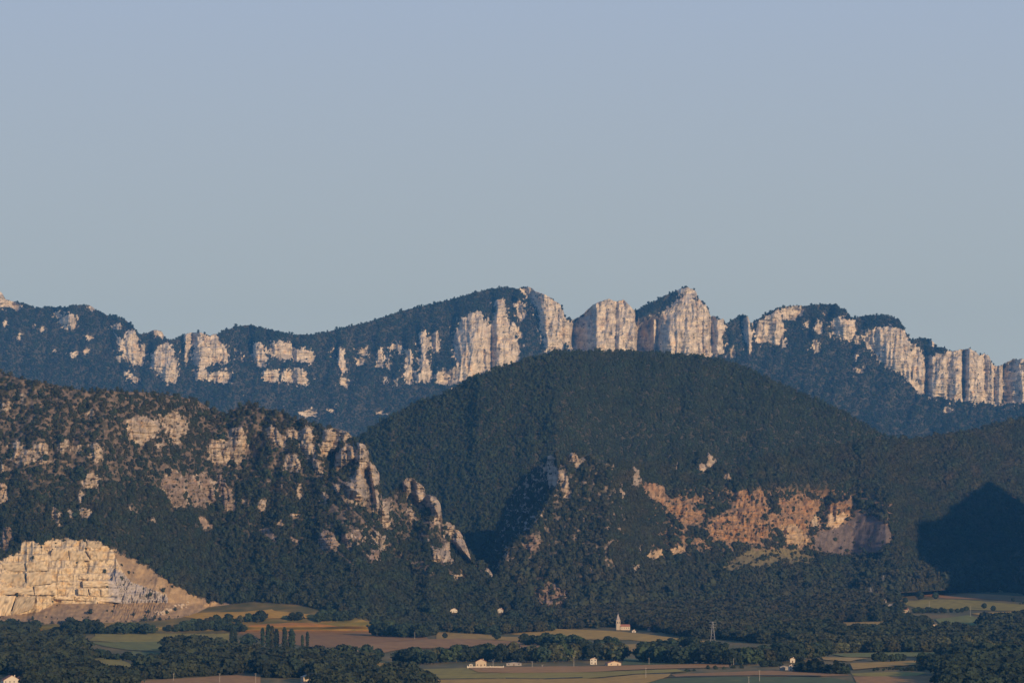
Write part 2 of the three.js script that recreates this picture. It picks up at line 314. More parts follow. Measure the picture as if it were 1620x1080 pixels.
const farPolys = [
  k1([0, 110], [25, 160], [75, 175], [130, 210], [110, 240], [60, 215], [0, 205], [-300, 200], [-300, 120]), k1m([5, 295], [45, 300], [40, 330], [10, 325]), k1([320, 245], [360, 240], [370, 275], [345, 285]),
  k1([365, 285], [420, 250], [460, 280], [465, 330], [440, 365], [400, 340], [365, 325]), k1m([535, 195], [570, 205], [565, 240], [535, 230]), k1m([515, 390], [580, 395], [575, 415], [520, 412]),
  k1([665, 315], [690, 325], [710, 400], [770, 420], [785, 350], [825, 350], [838, 450], [838, 575], [800, 560], [760, 510], [725, 450], [700, 390]), k1([845, 470], [880, 450], [885, 500], [870, 575], [845, 570]),
  k1m([700, 505], [740, 510], [735, 550], [715, 545]), k1([750, 600], [790, 610], [860, 665], [830, 675], [760, 630]), k1m([510, 470], [545, 465], [540, 505], [505, 500]), k1m([420, 490], [470, 490], [465, 520], [425, 520]), k1m([240, 335], [270, 345], [262, 370], [240, 360]), k1m([110, 370], [130, 390], [120, 420], [105, 410]), k1m([700, 310], [740, 310], [730, 345], [705, 345]), k1m([320, 470], [345, 475], [340, 490], [322, 488]), k1m([190, 320], [215, 325], [210, 345], [190, 340]),
  k1([940, 480], [980, 440], [1030, 430], [1060, 480], [1075, 560], [1090, 640], [1060, 680], [1000, 660], [960, 610], [915, 570], [920, 530]), k1([895, 362], [950, 345], [990, 362], [1000, 400], [960, 395]),
  k1([1125, 365], [1240, 362], [1250, 400], [1190, 415], [1150, 450], [1145, 540], [1125, 545]), k1([1200, 430], [1260, 400], [1310, 378], [1350, 430], [1385, 500], [1390, 560], [1340, 550], [1280, 550], [1230, 590], [1170, 560], [1180, 500]),
  k1([1165, 600], [1230, 605], [1300, 625], [1360, 600], [1410, 620], [1415, 655], [1370, 680], [1280, 655], [1170, 650]), k1([1540, 450], [1570, 425], [1600, 445], [1618, 520], [1615, 580], [1580, 575], [1540, 520]), k1m([1425, 460], [1445, 480], [1440, 500], [1425, 495]), k1m([1465, 505], [1480, 515], [1485, 555], [1470, 550]),
  k2([0, 440], [30, 425], [60, 470], [75, 525], [75, 570], [40, 575], [30, 525], [0, 520]), k2([60, 605], [150, 600], [152, 670], [60, 665]), k2([100, 450], [180, 415], [235, 440], [240, 520], [200, 530], [150, 530], [100, 490]), k2([245, 490], [300, 465], [350, 480], [375, 520], [370, 555], [300, 545], [245, 540]),
  k2([175, 600], [250, 610], [265, 590], [320, 610], [340, 690], [280, 680], [175, 665]), k2([515, 470], [540, 455], [555, 490], [565, 610], [540, 615], [520, 560]), k2([525, 645], [560, 640], [585, 700], [570, 710], [530, 680]), k2([475, 490], [500, 480], [505, 530], [480, 530]),
  k2([640, 480], [700, 460], [700, 505], [645, 505]), k2([745, 520], [780, 460], [800, 520], [790, 585], [750, 580]), k2([820, 460], [880, 430], [915, 465], [910, 500], [870, 470], [825, 480]), k2([925, 480], [960, 475], [970, 560], [980, 640], [960, 690], [930, 680], [930, 560]), k2m([620, 530], [660, 520], [680, 560], [640, 570]), k2m([820, 520], [835, 510], [838, 600], [825, 600]), k2m([795, 655], [815, 650], [812, 680], [798, 680]),
  k2([1010, 370], [1050, 350], [1070, 440], [1060, 520], [1090, 640], [1085, 675], [1030, 655], [1020, 560], [1025, 450]), k2([1085, 400], [1125, 355], [1138, 400], [1135, 495], [1095, 490]), k2([1115, 615], [1180, 600], [1185, 690], [1115, 675]), k2([985, 620], [1020, 640], [1020, 680], [985, 670]), k2m([865, 650], [890, 645], [885, 690], [865, 690]),
  k2([1220, 430], [1250, 310], [1330, 255], [1365, 230], [1400, 260], [1410, 310], [1440, 360], [1450, 440], [1440, 590], [1290, 660], [1190, 690], [1190, 620], [1270, 570], [1230, 520]),
  { pts: [...s2([[1450, 340], [1480, 280], [1480, 170], [1540, 160], [1540, 260], [1580, 310]]), ...s3([[30, 310], [50, 370], [80, 460], [80, 570], [0, 580]]), ...s2([[1445, 610], [1445, 450]])], veg: .2 }, k2m([1425, 270], [1435, 265], [1436, 340], [1428, 340]),
  k2([270, 855], [330, 845], [395, 845], [390, 870], [330, 885], [290, 880]), k2m([470, 840], [510, 840], [505, 860], [470, 860]), k2m([745, 855], [800, 848], [798, 870], [750, 868]),
  k3([60, 180], [95, 175], [100, 230], [135, 260], [95, 300], [65, 260]), K(s3, .28)([80, 100], [160, 88], [240, 130], [290, 165], [325, 185], [350, 230], [370, 330], [380, 420], [340, 430], [340, 470], [240, 480], [230, 400], [200, 330], [215, 280], [180, 220], [150, 170]), k3([365, 310], [385, 295], [410, 380], [415, 470], [385, 470], [370, 400]), K(s3, .35)([30, 320], [60, 330], [100, 380], [90, 410], [60, 380]),
  K(s3, .03)([400, 295], [490, 235], [550, 180], [625, 155], [660, 170], [725, 165], [785, 228], [800, 330], [800, 500], [420, 500]),
  K(s3, .05)([805, 330], [850, 290], [880, 290], [910, 255], [935, 290], [960, 260], [1020, 195], [1050, 165], [1120, 160], [1175, 175], [1230, 215], [1250, 300], [1255, 400], [1250, 520], [805, 500]), k3([1055, 108], [1110, 85], [1160, 108], [1175, 150], [1110, 148], [1060, 140]),
  k3([1250, 270], [1275, 262], [1295, 295], [1330, 280], [1340, 360], [1310, 400], [1330, 440], [1330, 500], [1260, 505], [1255, 400]), k3([1370, 520], [1385, 445], [1400, 480], [1402, 528]), k3([1440, 290], [1480, 270], [1495, 330], [1498, 420], [1505, 440], [1505, 485], [1485, 488], [1480, 435], [1460, 435], [1450, 370]),
  { pts: [...s3([[1530, 320]]), ...s4([[30, 285], [80, 262], [125, 222], [145, 300], [160, 370], [120, 445], [60, 430]]), ...s3([[1530, 430]])], veg: .15 },
  k4([150, 215], [265, 212], [270, 260], [200, 295], [150, 270]), k4([290, 300], [315, 310], [310, 345], [290, 335]), k4([340, 315], [390, 310], [390, 370], [350, 380]), k4([450, 300], [490, 265], [540, 290], [590, 300], [598, 370], [560, 420], [500, 400], [445, 370]), k4m([575, 400], [620, 415], [632, 450], [600, 435]),
  k4([330, 420], [360, 415], [380, 480], [345, 500], [328, 470]), k4m([140, 405], [170, 410], [168, 460], [145, 450]), K(s4, .2)([640, 400], [670, 360], [760, 340], [840, 335], [890, 360], [925, 420], [930, 520], [930, 600], [900, 620], [860, 605], [780, 570], [730, 530], [740, 490], [670, 470]),
  k4([870, 610], [930, 610], [935, 450], [970, 450], [1000, 520], [1020, 650], [1022, 750], [990, 740], [930, 680]), k4([1022, 500], [1060, 520], [1090, 500], [1130, 500], [1145, 600], [1150, 760], [1025, 755]), k4([1150, 485], [1235, 470], [1240, 560], [1255, 700], [1260, 790], [1155, 770], [1140, 650], [1130, 540]),
  k4([1240, 480], [1290, 460], [1330, 485], [1355, 540], [1370, 650], [1380, 790], [1300, 795], [1258, 780], [1250, 640]), k4([1355, 500], [1400, 495], [1430, 560], [1440, 650], [1432, 800], [1385, 790], [1370, 650]), k4([1440, 570], [1475, 570], [1485, 650], [1480, 815], [1440, 815]), k4([1482, 570], [1560, 525], [1620, 525], [1800, 590], [2100, 560], [2100, 800], [1620, 790], [1490, 805]),
  k4m([590, 500], [615, 500], [610, 540], [590, 540]), k4m([595, 590], [650, 590], [650, 615], [600, 615]), k4([1130, 825], [1175, 825], [1175, 865], [1130, 860]), k4m([1040, 410], [1075, 430], [1070, 460], [1035, 440]), k4m([395, 245], [410, 245], [410, 270], [395, 270]),
];
const farFolds = lin([[-100, 0], [0, 0], [20, 20], [85, 25], [112, -10], [120, 30], [172, 25], [184, 0], [215, 5], [219, 45], [236, 25], [243, 0], [278, 12], [284, 65], [292, 5], [303, 30], [312, -8], [358, 20], [364, 50], [396, 45], [402, 0], [418, 10], [424, 35], [445, 0], [463, 35], [470, 5], [497, 30], [528, 50], [535, 0], [547, 45], [566, 30], [600, 30], [618, 10], [636, 5], [640, 30], [655, 40], [663, 0], [676, 12], [681, 35], [690, 0], [696, 40], [710, 62], [731, 10], [746, -12], [772, 0], [777, 45], [786, 0], [800, 5], [820, 32], [842, 12], [862, -4], [893, 12], [900, 35], [906, 160], [925, 92], [943, 0], [970, 8], [974, 24], [980, 4], [1004, 12], [1008, 165], [1030, 115], [1034, 62], [1041, 80], [1048, 25], [1060, -6], [1090, -10], [1121, 10], [1126, 45], [1136, 8], [1146, 14], [1152, 60], [1174, 35], [1185, 0], [1190, 30], [1200, 20], [1230, -6], [1242, 30], [1290, 30], [1316, 30], [1328, -5], [1354, 12], [1360, 45], [1382, 20], [1402, -8], [1440, 5], [1445, 20], [1462, 25], [1466, 75], [1475, 0], [1495, 0], [1499, 24], [1512, 2], [1521, 12], [1525, 62], [1533, -4], [1553, 5], [1558, 18], [1570, 2], [1574, 28], [1582, 4], [1588, 90], [1602, 50], [1618, 0], [1760, 0]]);
const farRidge = landform({
  name: 'ridge', label: 'long far ridge crowned by pale limestone cliffs and towers above dark woods', category: 'ridge',
  X0: -90, X1: 1710, dx: 1.1, ny: 210, crest: farCrest, footY: lin([[-90, 690], [420, 700], [560, 730], [900, 720], [1300, 720], [1450, 725], [1710, 700]]), footD: () => 10900,
  cotForest: (X, Y) => 1.6 + .4 * n2(X / 90, Y / 60), mainCot: (X, Y) => 1.05, leak: 20, cotRock: .16, polys: farPolys, folds: farFolds, flute: 9, gully: 24, gullyScale: 70, drop: 1.8, wander: 3, crags: .76,
  colour: (X, Y, p, r) => p || r > .9 ? limestone(X, Y, [.54, .465, .36]) : r > .05 ? limestone(X, Y, [.2, .18, .13]) : litter(X, Y),
});
mass('forest', 'dark green forest on the ledges and slopes of the far cliff ridge', wood(farRidge, { spacing: 4.3, h: 5.4, shrubs: .05, tint: (X, Y) => ({ green: .8 + n2(X / 60, Y / 40), deep: .9 + n2(X / 50 + 9, Y / 40), olive: .25 + .6 * n2(X / 40, Y / 30 + 7), brown: .2 * n2(X / 30, Y / 30 + 40) }) }));

// ------------------------------------------------------------------ the domed hill
const dome = landform({
  name: 'hill', label: 'smooth dome-shaped hill clothed in dark forest before the cliff ridge', category: 'hill',
  X0: 440, X1: 1520, dx: 2.4, ny: 150, crest: lin([[440, 775], [500, 735], [565, 690], [600, 665], [650, 637], [700, 620], [740, 598], [790, 578], [830, 565], [870, 555], [920, 552], [1000, 553], [1060, 556], [1120, 562], [1170, 573], [1220, 597], [1270, 620], [1330, 645], [1370, 668], [1410, 690], [1450, 715], [1520, 750]]),
  footY: lin([[440, 880], [620, 890], [740, 925], [860, 915], [1000, 870], [1200, 850], [1520, 830]]), footD: lin([[440, 6700], [620, 6420], [760, 6260], [880, 6300], [1000, 6600], [1520, 7300]]),
  cotForest: (X, Y) => 1.5 + .9 * smooth(680, 560, Y) + .35 * n2(X / 120, Y / 90), mainCot: (X, Y) => 1.35 + .9 * smooth(680, 560, Y) + .9 * smooth(720, 860, Y), gully: 34, gullyScale: 170, drop: 3.6,
  dents: [], colour: (X, Y) => litter(X, Y),
});
mass('forest', 'unbroken dark forest covering the dome-shaped hill', wood(dome, { spacing: 3.8, h: 5.6, tint: (X, Y) => ({ green: 1.4 + .8 * n2(X / 60, Y / 45), deep: .7 + n2(X / 50 + 9, Y / 40), olive: .3 + .6 * n2(X / 34, Y / 28 + 7), brown: .4 * n2(X / 30, Y / 26 + 40) - .1, pale: .12 + .3 * n2(X / 80, Y / 50) }) }));

// ------------------------------------------------------------------ the rocky ridge above the pale quarry
const k5 = K(s5, .3), k6 = K(s6, .25), k5m = K(s5, .3, { minor: 1 }), k6m = K(s6, .3, { minor: 1 }), scree = { tint: [.33, .25, .19], name: 'scree', soft: 1 };
const quarryPoly = s9([[-500, 300], [0, 300], [60, 270], [140, 240], [150, 140], [300, 185], [360, 135], [480, 140], [600, 158], [720, 168], [770, 200], [850, 250], [1000, 320], [1040, 340], [1160, 420], [1250, 480], [1400, 560], [1540, 600], [1660, 612], [1660, 690], [1350, 700], [1100, 720], [880, 740], [600, 740], [200, 745], [-500, 745]]);
const leftPolys = [
  { pts: quarryPoly, veg: .02, quarry: 1, name: 'quarry_wall', label: 'pale cut quarry face with tan spoil slope' },
  K(s1, .25)([525, 850], [575, 845], [575, 890], [535, 890]), K(s1, .25)([770, 900], [860, 880], [960, 910], [970, 960], [920, 1010], [860, 1055], [790, 1010]), K(s1, .4)([970, 900], [1060, 850], [1130, 900], [1150, 980], [1090, 990], [1010, 960]), K(s1, .45, { minor: 1 })([0, 790], [60, 800], [50, 850], [0, 840]), K(s1, .4, { minor: 1 })([110, 750], [140, 740], [150, 800], [110, 800]),
  k5([75, 80], [100, 65], [135, 110], [150, 150], [190, 190], [160, 215], [70, 180]), k5([150, 140], [200, 90], [280, 85], [300, 140], [250, 150]), k5m([190, 185], [250, 180], [330, 190], [240, 210]), k5([540, 90], [590, 80], [630, 145], [600, 180], [580, 200], [545, 150]), k5m([940, 90], [1000, 65], [1005, 95], [945, 110]), k5([1040, 20], [1100, 0], [1090, 90], [1040, 70]),
  k5([1275, 80], [1350, 50], [1400, 110], [1410, 180], [1330, 220], [1270, 170]), k5([1400, -10], [1480, -20], [1500, 120], [1470, 130], [1480, 190], [1450, 220], [1410, 150]),
  K(s5, .42, { tint: [.26, .205, .17] })([980, 310], [1060, 230], [1110, 270], [1120, 400], [1140, 470], [1060, 470], [1010, 400]), K(s5, .42, { tint: [.26, .205, .17] })([1130, 280], [1180, 270], [1240, 400], [1260, 480], [1180, 460], [1140, 380]), K(s5, .42, { tint: [.26, .205, .17] })([1215, 260], [1260, 260], [1300, 370], [1320, 440], [1270, 450], [1230, 380]), K(s5, .42, { tint: [.26, .205, .17] })([1320, 270], [1370, 290], [1410, 400], [1430, 490], [1370, 490], [1340, 400]),
  k5m([470, 370], [500, 370], [505, 445], [475, 445]), k5([525, 270], [580, 270], [610, 330], [560, 350], [500, 350]), K(s5, .4)([295, 520], [330, 460], [350, 500], [370, 590], [355, 590], [330, 540]), k5m([415, 480], [440, 500], [450, 545], [430, 540]), K(s5, .45)([470, 480], [540, 480], [550, 540], [490, 530]),
  K(s5, 0, scree)([1195, 530], [1240, 530], [1290, 585], [1250, 610]), k5m([905, 535], [930, 535], [950, 560], [930, 562]), k5([0, 330], [30, 340], [45, 430], [10, 440], [-60, 430], [-60, 340]), k5m([0, 170], [30, 230], [20, 270], [0, 265]), K(s5, .5, { tint: [.24, .18, .14] })([10, 600], [60, 590], [70, 650], [40, 740], [0, 720]), K(s5, .45, { minor: 1 })([330, 90], [400, 60], [420, 110], [370, 150]), K(s5, .4, { minor: 1 })([450, 100], [490, 100], [490, 140], [460, 140]), K(s5, .4, { minor: 1 })([780, 460], [830, 460], [820, 495], [785, 490]), K(s5, .4, { minor: 1 })([1460, 410], [1510, 420], [1520, 450], [1470, 440]), K(s5, .3, { minor: 1 })([1575, 430], [1620, 420], [1620, 490], [1580, 490]),
  k6([80, 150], [120, 120], [160, 170], [200, 250], [180, 260], [120, 210], [75, 200]), k6([200, 160], [250, 140], [280, 200], [230, 210]), k6([300, 130], [345, 130], [370, 200], [365, 310], [330, 320], [290, 250]), k6([420, 160], [480, 145], [520, 200], [500, 260], [430, 320], [400, 310], [430, 240]), k6([500, 145], [570, 155], [605, 190], [540, 220]), K(s6, .1)([490, 390], [510, 290], [560, 245], [610, 260], [620, 330], [560, 360]), K(s6, .05)([640, 230], [690, 245], [708, 300], [700, 350], [650, 350], [635, 280]),
  k6([190, 390], [210, 290], [245, 285], [290, 370], [270, 420], [240, 380]), k6([300, 270], [330, 330], [390, 340], [435, 430], [380, 425], [355, 350]), K(s6, .12)([620, 440], [650, 350], [690, 360], [665, 400], [660, 600], [590, 590], [570, 520], [600, 470]), K(s6, .1)([700, 350], [740, 365], [775, 425], [770, 480], [740, 490], [760, 560], [770, 640], [765, 670], [740, 600], [720, 470], [690, 390]), K(s6, .05, { tint: [.3, .26, .22] })([672, 400], [700, 395], [722, 470], [740, 600], [690, 610], [668, 595]),
  K(s6, .45)([780, 590], [830, 600], [830, 740], [790, 760], [775, 680]), k6m([260, 480], [290, 490], [295, 560], [270, 560]), k6m([410, 540], [430, 530], [460, 600], [440, 600]), k6m([500, 490], [520, 490], [520, 540], [500, 530]), k6m([550, 490], [560, 480], [560, 550], [550, 550]), K(s6, 0, scree)([35, 750], [90, 755], [155, 820], [130, 832], [60, 792]), K(s6, .42, { tint: [.3, .24, .2] })([390, 830], [430, 760], [490, 790], [520, 850], [520, 885], [440, 880]), K(s6, .42, { tint: [.3, .24, .2] })([530, 780], [560, 780], [600, 850], [600, 895], [550, 860]), K(s6, .4, { tint: [.3, .24, .2] })([610, 760], [650, 760], [690, 820], [640, 820]), k6([745, 770], [775, 770], [790, 850], [815, 860], [800, 890], [750, 850]), K(s6, .5, { tint: [.28, .21, .17] })([710, 890], [780, 880], [780, 950], [720, 945]),
  K(s6, .05)([918, 470], [945, 440], [955, 520], [935, 560], [915, 530]), K(s6, .05, { tint: [.3, .26, .22] })([955, 450], [985, 465], [1000, 560], [1000, 620], [960, 580]), K(s6, .05)([985, 450], [1020, 475], [1052, 510], [1045, 560], [1020, 580], [1030, 650], [1010, 665], [1000, 590]), K(s6, .08)([1062, 550], [1115, 562], [1148, 615], [1155, 735], [1120, 735], [1080, 640]), K(s6, .45)([940, 620], [980, 640], [1000, 700], [960, 700]), K(s6, .4)([1000, 790], [1050, 820], [1040, 850], [1010, 830]), K(s6, .15)([1170, 715], [1230, 740], [1280, 800], [1300, 870], [1340, 935], [1300, 970], [1250, 880], [1200, 800]), k6([1150, 820], [1190, 850], [1215, 960], [1180, 960]), K(s6, .4)([1085, 870], [1130, 880], [1160, 960], [1100, 960]), k6([1395, 980], [1450, 1005], [1475, 1050], [1440, 1040]), K(s6, .4, { minor: 1 })([1210, 1030], [1280, 1030], [1260, 1070], [1220, 1060]), k6m([20, 600], [60, 580], [80, 620], [35, 650]), k6m([150, 700], [185, 710], [180, 745], [155, 740]), k6m([160, 480], [185, 485], [180, 510], [160, 505]), k6m([90, 450], [115, 455], [115, 475], [90, 470]), K(s6, .5, { minor: 1 })([230, 660], [280, 660], [290, 700], [240, 690]), K(s6, 0, { ...scree, minor: 1 })([225, 805], [240, 805], [280, 850], [262, 850]), K(view(460, 900, 270), 0, scree)([1250, 130], [1330, 180], [1450, 290], [1420, 285], [1270, 165]),
];
const benchCot = (X, Y) => { const o = (X - 0) * .03, q = ((Y + o) / 11) % 1; return q > .84 ? 3.0 : .3; };
const inQuarry = new Float32Array(GW * GH); fillPoly(quarryPoly, (o) => { inQuarry[o] = 1; });
const inQuarryWide = blur(inQuarry, 14, 6);
const wallEdge = lin([[835, 175], [860, 172], [885, 183], [900, 190], [920, 205], [940, 262], [955, 265], [990, 240]]);   // right end of the cut face
const spoil = (X, Y) => smooth(-2, 4, X - wallEdge(Y));
const quarryFloor = lin([[0, 975], [60, 968], [85, 955], [190, 954], [260, 953], [310, 956], [360, 965]]);
const leftCot = (X, Y) => {
  const q = gs(inQuarry, X, Y);
  const forest = mix(1.05, 2.9, smooth(730, 985, Y) * (1 - q)) + .4 * n2(X / 70, Y / 60);
  if (q < .01) return forest;
  const face = Y > quarryFloor(X) ? 3.4 : mix(benchCot(X, Y), 1.55, spoil(X, Y));
  return mix(forest, face, q);
};
function quarryColour(X, Y) {
  const sx = X / 360 * 1620, sy = (Y - 820) / 360 * 1620;              // its own survey sheet
  const fine = 1 + .14 * n2(X / 2.2, Y / 1.8) + .1 * n2(X / 6, Y / 5);
  if (Y > quarryFloor(X)) { const t = .5 + .5 * n2(X / 16, Y / 6); return [mix(.22, .38, t) * fine, mix(.15, .265, t) * fine, mix(.09, .14, t) * fine]; }
  if (spoil(X, Y) > .5 + .2 * n2(X / 4, Y / 4)) { const t = smooth(-.3, .5, fbm(X / 30, Y / 14, 3)); return [mix(.27, .37, t) * fine, mix(.19, .265, t) * fine, mix(.11, .15, t) * fine]; }
  const grey = smooth(760, 800, sx + 30 * n2(X / 6, Y / 6)) * smooth(-10, 30, sy - 320 - (sx - 756) * .52);
  const o = smooth(.0, .55, fbm(X / 20 + 4, Y / 16, 3)), gd = smooth(.1, .6, n2(X / 7, Y / 11));
  let c = [mix(.56, .53, o), mix(.465, .385, o), mix(.325, .215, o)].map(v => v * (1 - .25 * gd));
  c = c.map((v, k) => mix(v, [.36, .335, .33][k], grey));
  const crack = smooth(.13, .02, Math.abs(n2(X / 11 + 20, Y / 30))) * .4 + smooth(.12, .02, Math.abs(n2(X / 40, Y / 6 + 33))) * .35; c = c.map(v => v * (1 - crack));
  return c.map(v => v * fine);
}
const leftCrest = lin([[-100, 575], ...s1([[0, 590], [110, 630], [200, 645], [300, 665], [400, 685], [480, 700], [560, 715], [650, 705], [750, 715], [870, 715], [980, 725], [1100, 745], [1200, 765], [1280, 815], [1380, 850], [1440, 810], [1500, 790], [1540, 792]]), ...s6([[0, 0], [100, 10], [180, 30], [260, 70], [340, 90], [400, 100], [430, 120], [510, 148], [560, 158], [610, 188], [640, 222], [660, 232], [695, 252], [710, 300], [720, 345], [745, 372], [772, 420], [776, 480], [790, 560], [830, 545], [870, 505], [918, 465], [945, 440], [980, 448], [1000, 470], [1040, 495], [1060, 545], [1115, 560], [1145, 610], [1157, 700], [1170, 722], [1190, 705], [1230, 738], [1275, 790], [1297, 840], [1315, 890], [1345, 932], [1400, 978], [1440, 1003], [1480, 1050]]), [800, 920], [820, 936], [850, 960], [870, 978], [900, 990]]);
const leftFootY = lin([[-100, 990], [150, 986], [250, 982], [300, 975], [330, 960], [400, 952], [470, 957], [560, 976], [600, 987], [680, 998], [720, 993], [800, 988], [860, 988], [900, 993]]);
const rib = (X, Y) => 1 - 2 * Math.abs(n2((X - .85 * (Y - 700)) / 62 + 3, (Y + .3 * X) / 280));   // spurs running down to the east
const ribs = (X, Y) => smooth(470, 550, X) * smooth(965, 900, Y) * smooth(690, 740, Y);
const stony0 = (X, Y) => smooth(-.28, .3, fbm(X / 15 + 3, Y / 10, 3)) * clamp(smooth(800, 720, Y) * smooth(520, 420, X) + .7 * smooth(470, 520, X) * smooth(900, 830, Y) * smooth(820, 760, X) + .12, 0, 1);
const stony = (X, Y) => Math.min(1, stony0(X, Y) + .85 * ribs(X, Y) * smooth(.55, .92, rib(X, Y) + .3 * n2(X / 9, Y / 7)));
const leftHill = landform({
  name: 'hill', label: 'rocky scrub-covered hill rising above the pale quarry', category: 'hill',
  X0: -90, X1: 885, dx: 1.15, ny: 300, crest: leftCrest, footY: leftFootY, footD: (X) => Vd(X, leftFootY(X)),
  cotForest: leftCot, mainCot: (X, Y) => { const q = gs(inQuarryWide, X, Y); return mix(mix(.85, 2.8, smooth(730, 985, Y)), .95 + 1.2 * smooth(quarryFloor(X) - 4, quarryFloor(X) + 6, Y), q); }, leak: 20, cotRock: .3, polys: leftPolys, flute: 7, gully: 17, gullyScale: 75, drop: 4.5, wander: 3.4, crags: (X, Y) => mix(.8, .6, smooth(500, 580, X)),
  folds: null,
  dents: [{ pts: s6([[672, 395], [712, 395], [745, 610], [680, 610]]), by: 26 }, { pts: s6([[450, 330], [500, 280], [540, 240], [490, 400], [460, 460]]), by: 26 }, { pts: s6([[520, 400], [620, 340], [640, 360], [610, 450], [540, 480]]), by: 14 }, { pts: s6([[955, 470], [990, 480], [1000, 620], [950, 580]]), by: 22 }, { pts: s6([[1040, 580], [1075, 590], [1085, 690], [1035, 650]]), by: 16 }, { pts: s6([[490, 390], [510, 290], [560, 245], [610, 260], [620, 330]]), by: -12 }, { pts: s6([[640, 230], [700, 245], [708, 340], [640, 345]]), by: -14 }, { pts: s6([[700, 350], [745, 365], [775, 430], [765, 660], [740, 560]]), by: -12 }, { pts: s6([[1062, 550], [1115, 560], [1150, 620], [1155, 735]]), by: -14 }, { pts: s6([[1180, 720], [1280, 800], [1340, 935], [1250, 880]]), by: -14 }, { pts: s6([[1080, 800], [1140, 820], [1160, 900], [1090, 860]]), by: 16 }, { pts: s9([[735, 210], [765, 215], [775, 400], [745, 330]]), by: 3.5 }, { pts: s9([[475, 450], [500, 445], [520, 540], [495, 500]]), by: 3 }, { pts: s9([[300, 300], [340, 310], [400, 460], [380, 470]]), by: 2 }],
  extra: (X, Y) => { const q = gs(inQuarry, X, Y); if (q < .02) return -15 * ribs(X, Y) * rib(X, Y); const striated = smooth(168, 180, X) * (1 - spoil(X, Y)) * smooth(0, 8, Y - 886 - (X - 168) * .5); return q * (striated * 4.2 * (1 - 2 * Math.abs(n2(X / 4 + Y / 14, Y / 30))) + .9 * fbm(X / 8, Y / 8, 3)); },
  colour: (X, Y, p, r) => p?.quarry ? quarryColour(X, Y) : p || r > .9 ? limestone(X, Y, p?.tint ?? [.41, .345, .275]) : r > .05 ? litter(X, Y, [.15, .115, .08]) : litter(X, Y, mixc([.06, .052, .032], [.15, .115, .085], stony(X, Y))),
});
function mixc(a, b, t) { return a.map((v, k) => mix(v, b[k], t)); }
mass('forest', 'scrub and dark woodland on the rocky hill above the quarry', wood(leftHill, {
  spacing: 3.3, h: 5.8, shrubs: .03,
  keep: (X, Y) => { if (inQuarry[gi(X, Y)] > .5) return Y < 872 && n2(X / 6, Y / 5) > .25 ? 6 : .6; return 1 - .78 * stony(X, Y); },
  tall: (X, Y) => (1 - .4 * stony(X, Y)) * (1 + .55 * smooth(880, 940, Y)),
  tint: (X, Y) => ({ green: .8 + .8 * n2(X / 60, Y / 45), deep: .9 + n2(X / 50 + 9, Y / 40) + smooth(780, 880, Y), olive: .35 + .7 * n2(X / 34, Y / 28 + 7), brown: .25 + .8 * n2(X / 40, Y / 26 + 40) + .3 * smooth(760, 660, Y) }),
}));
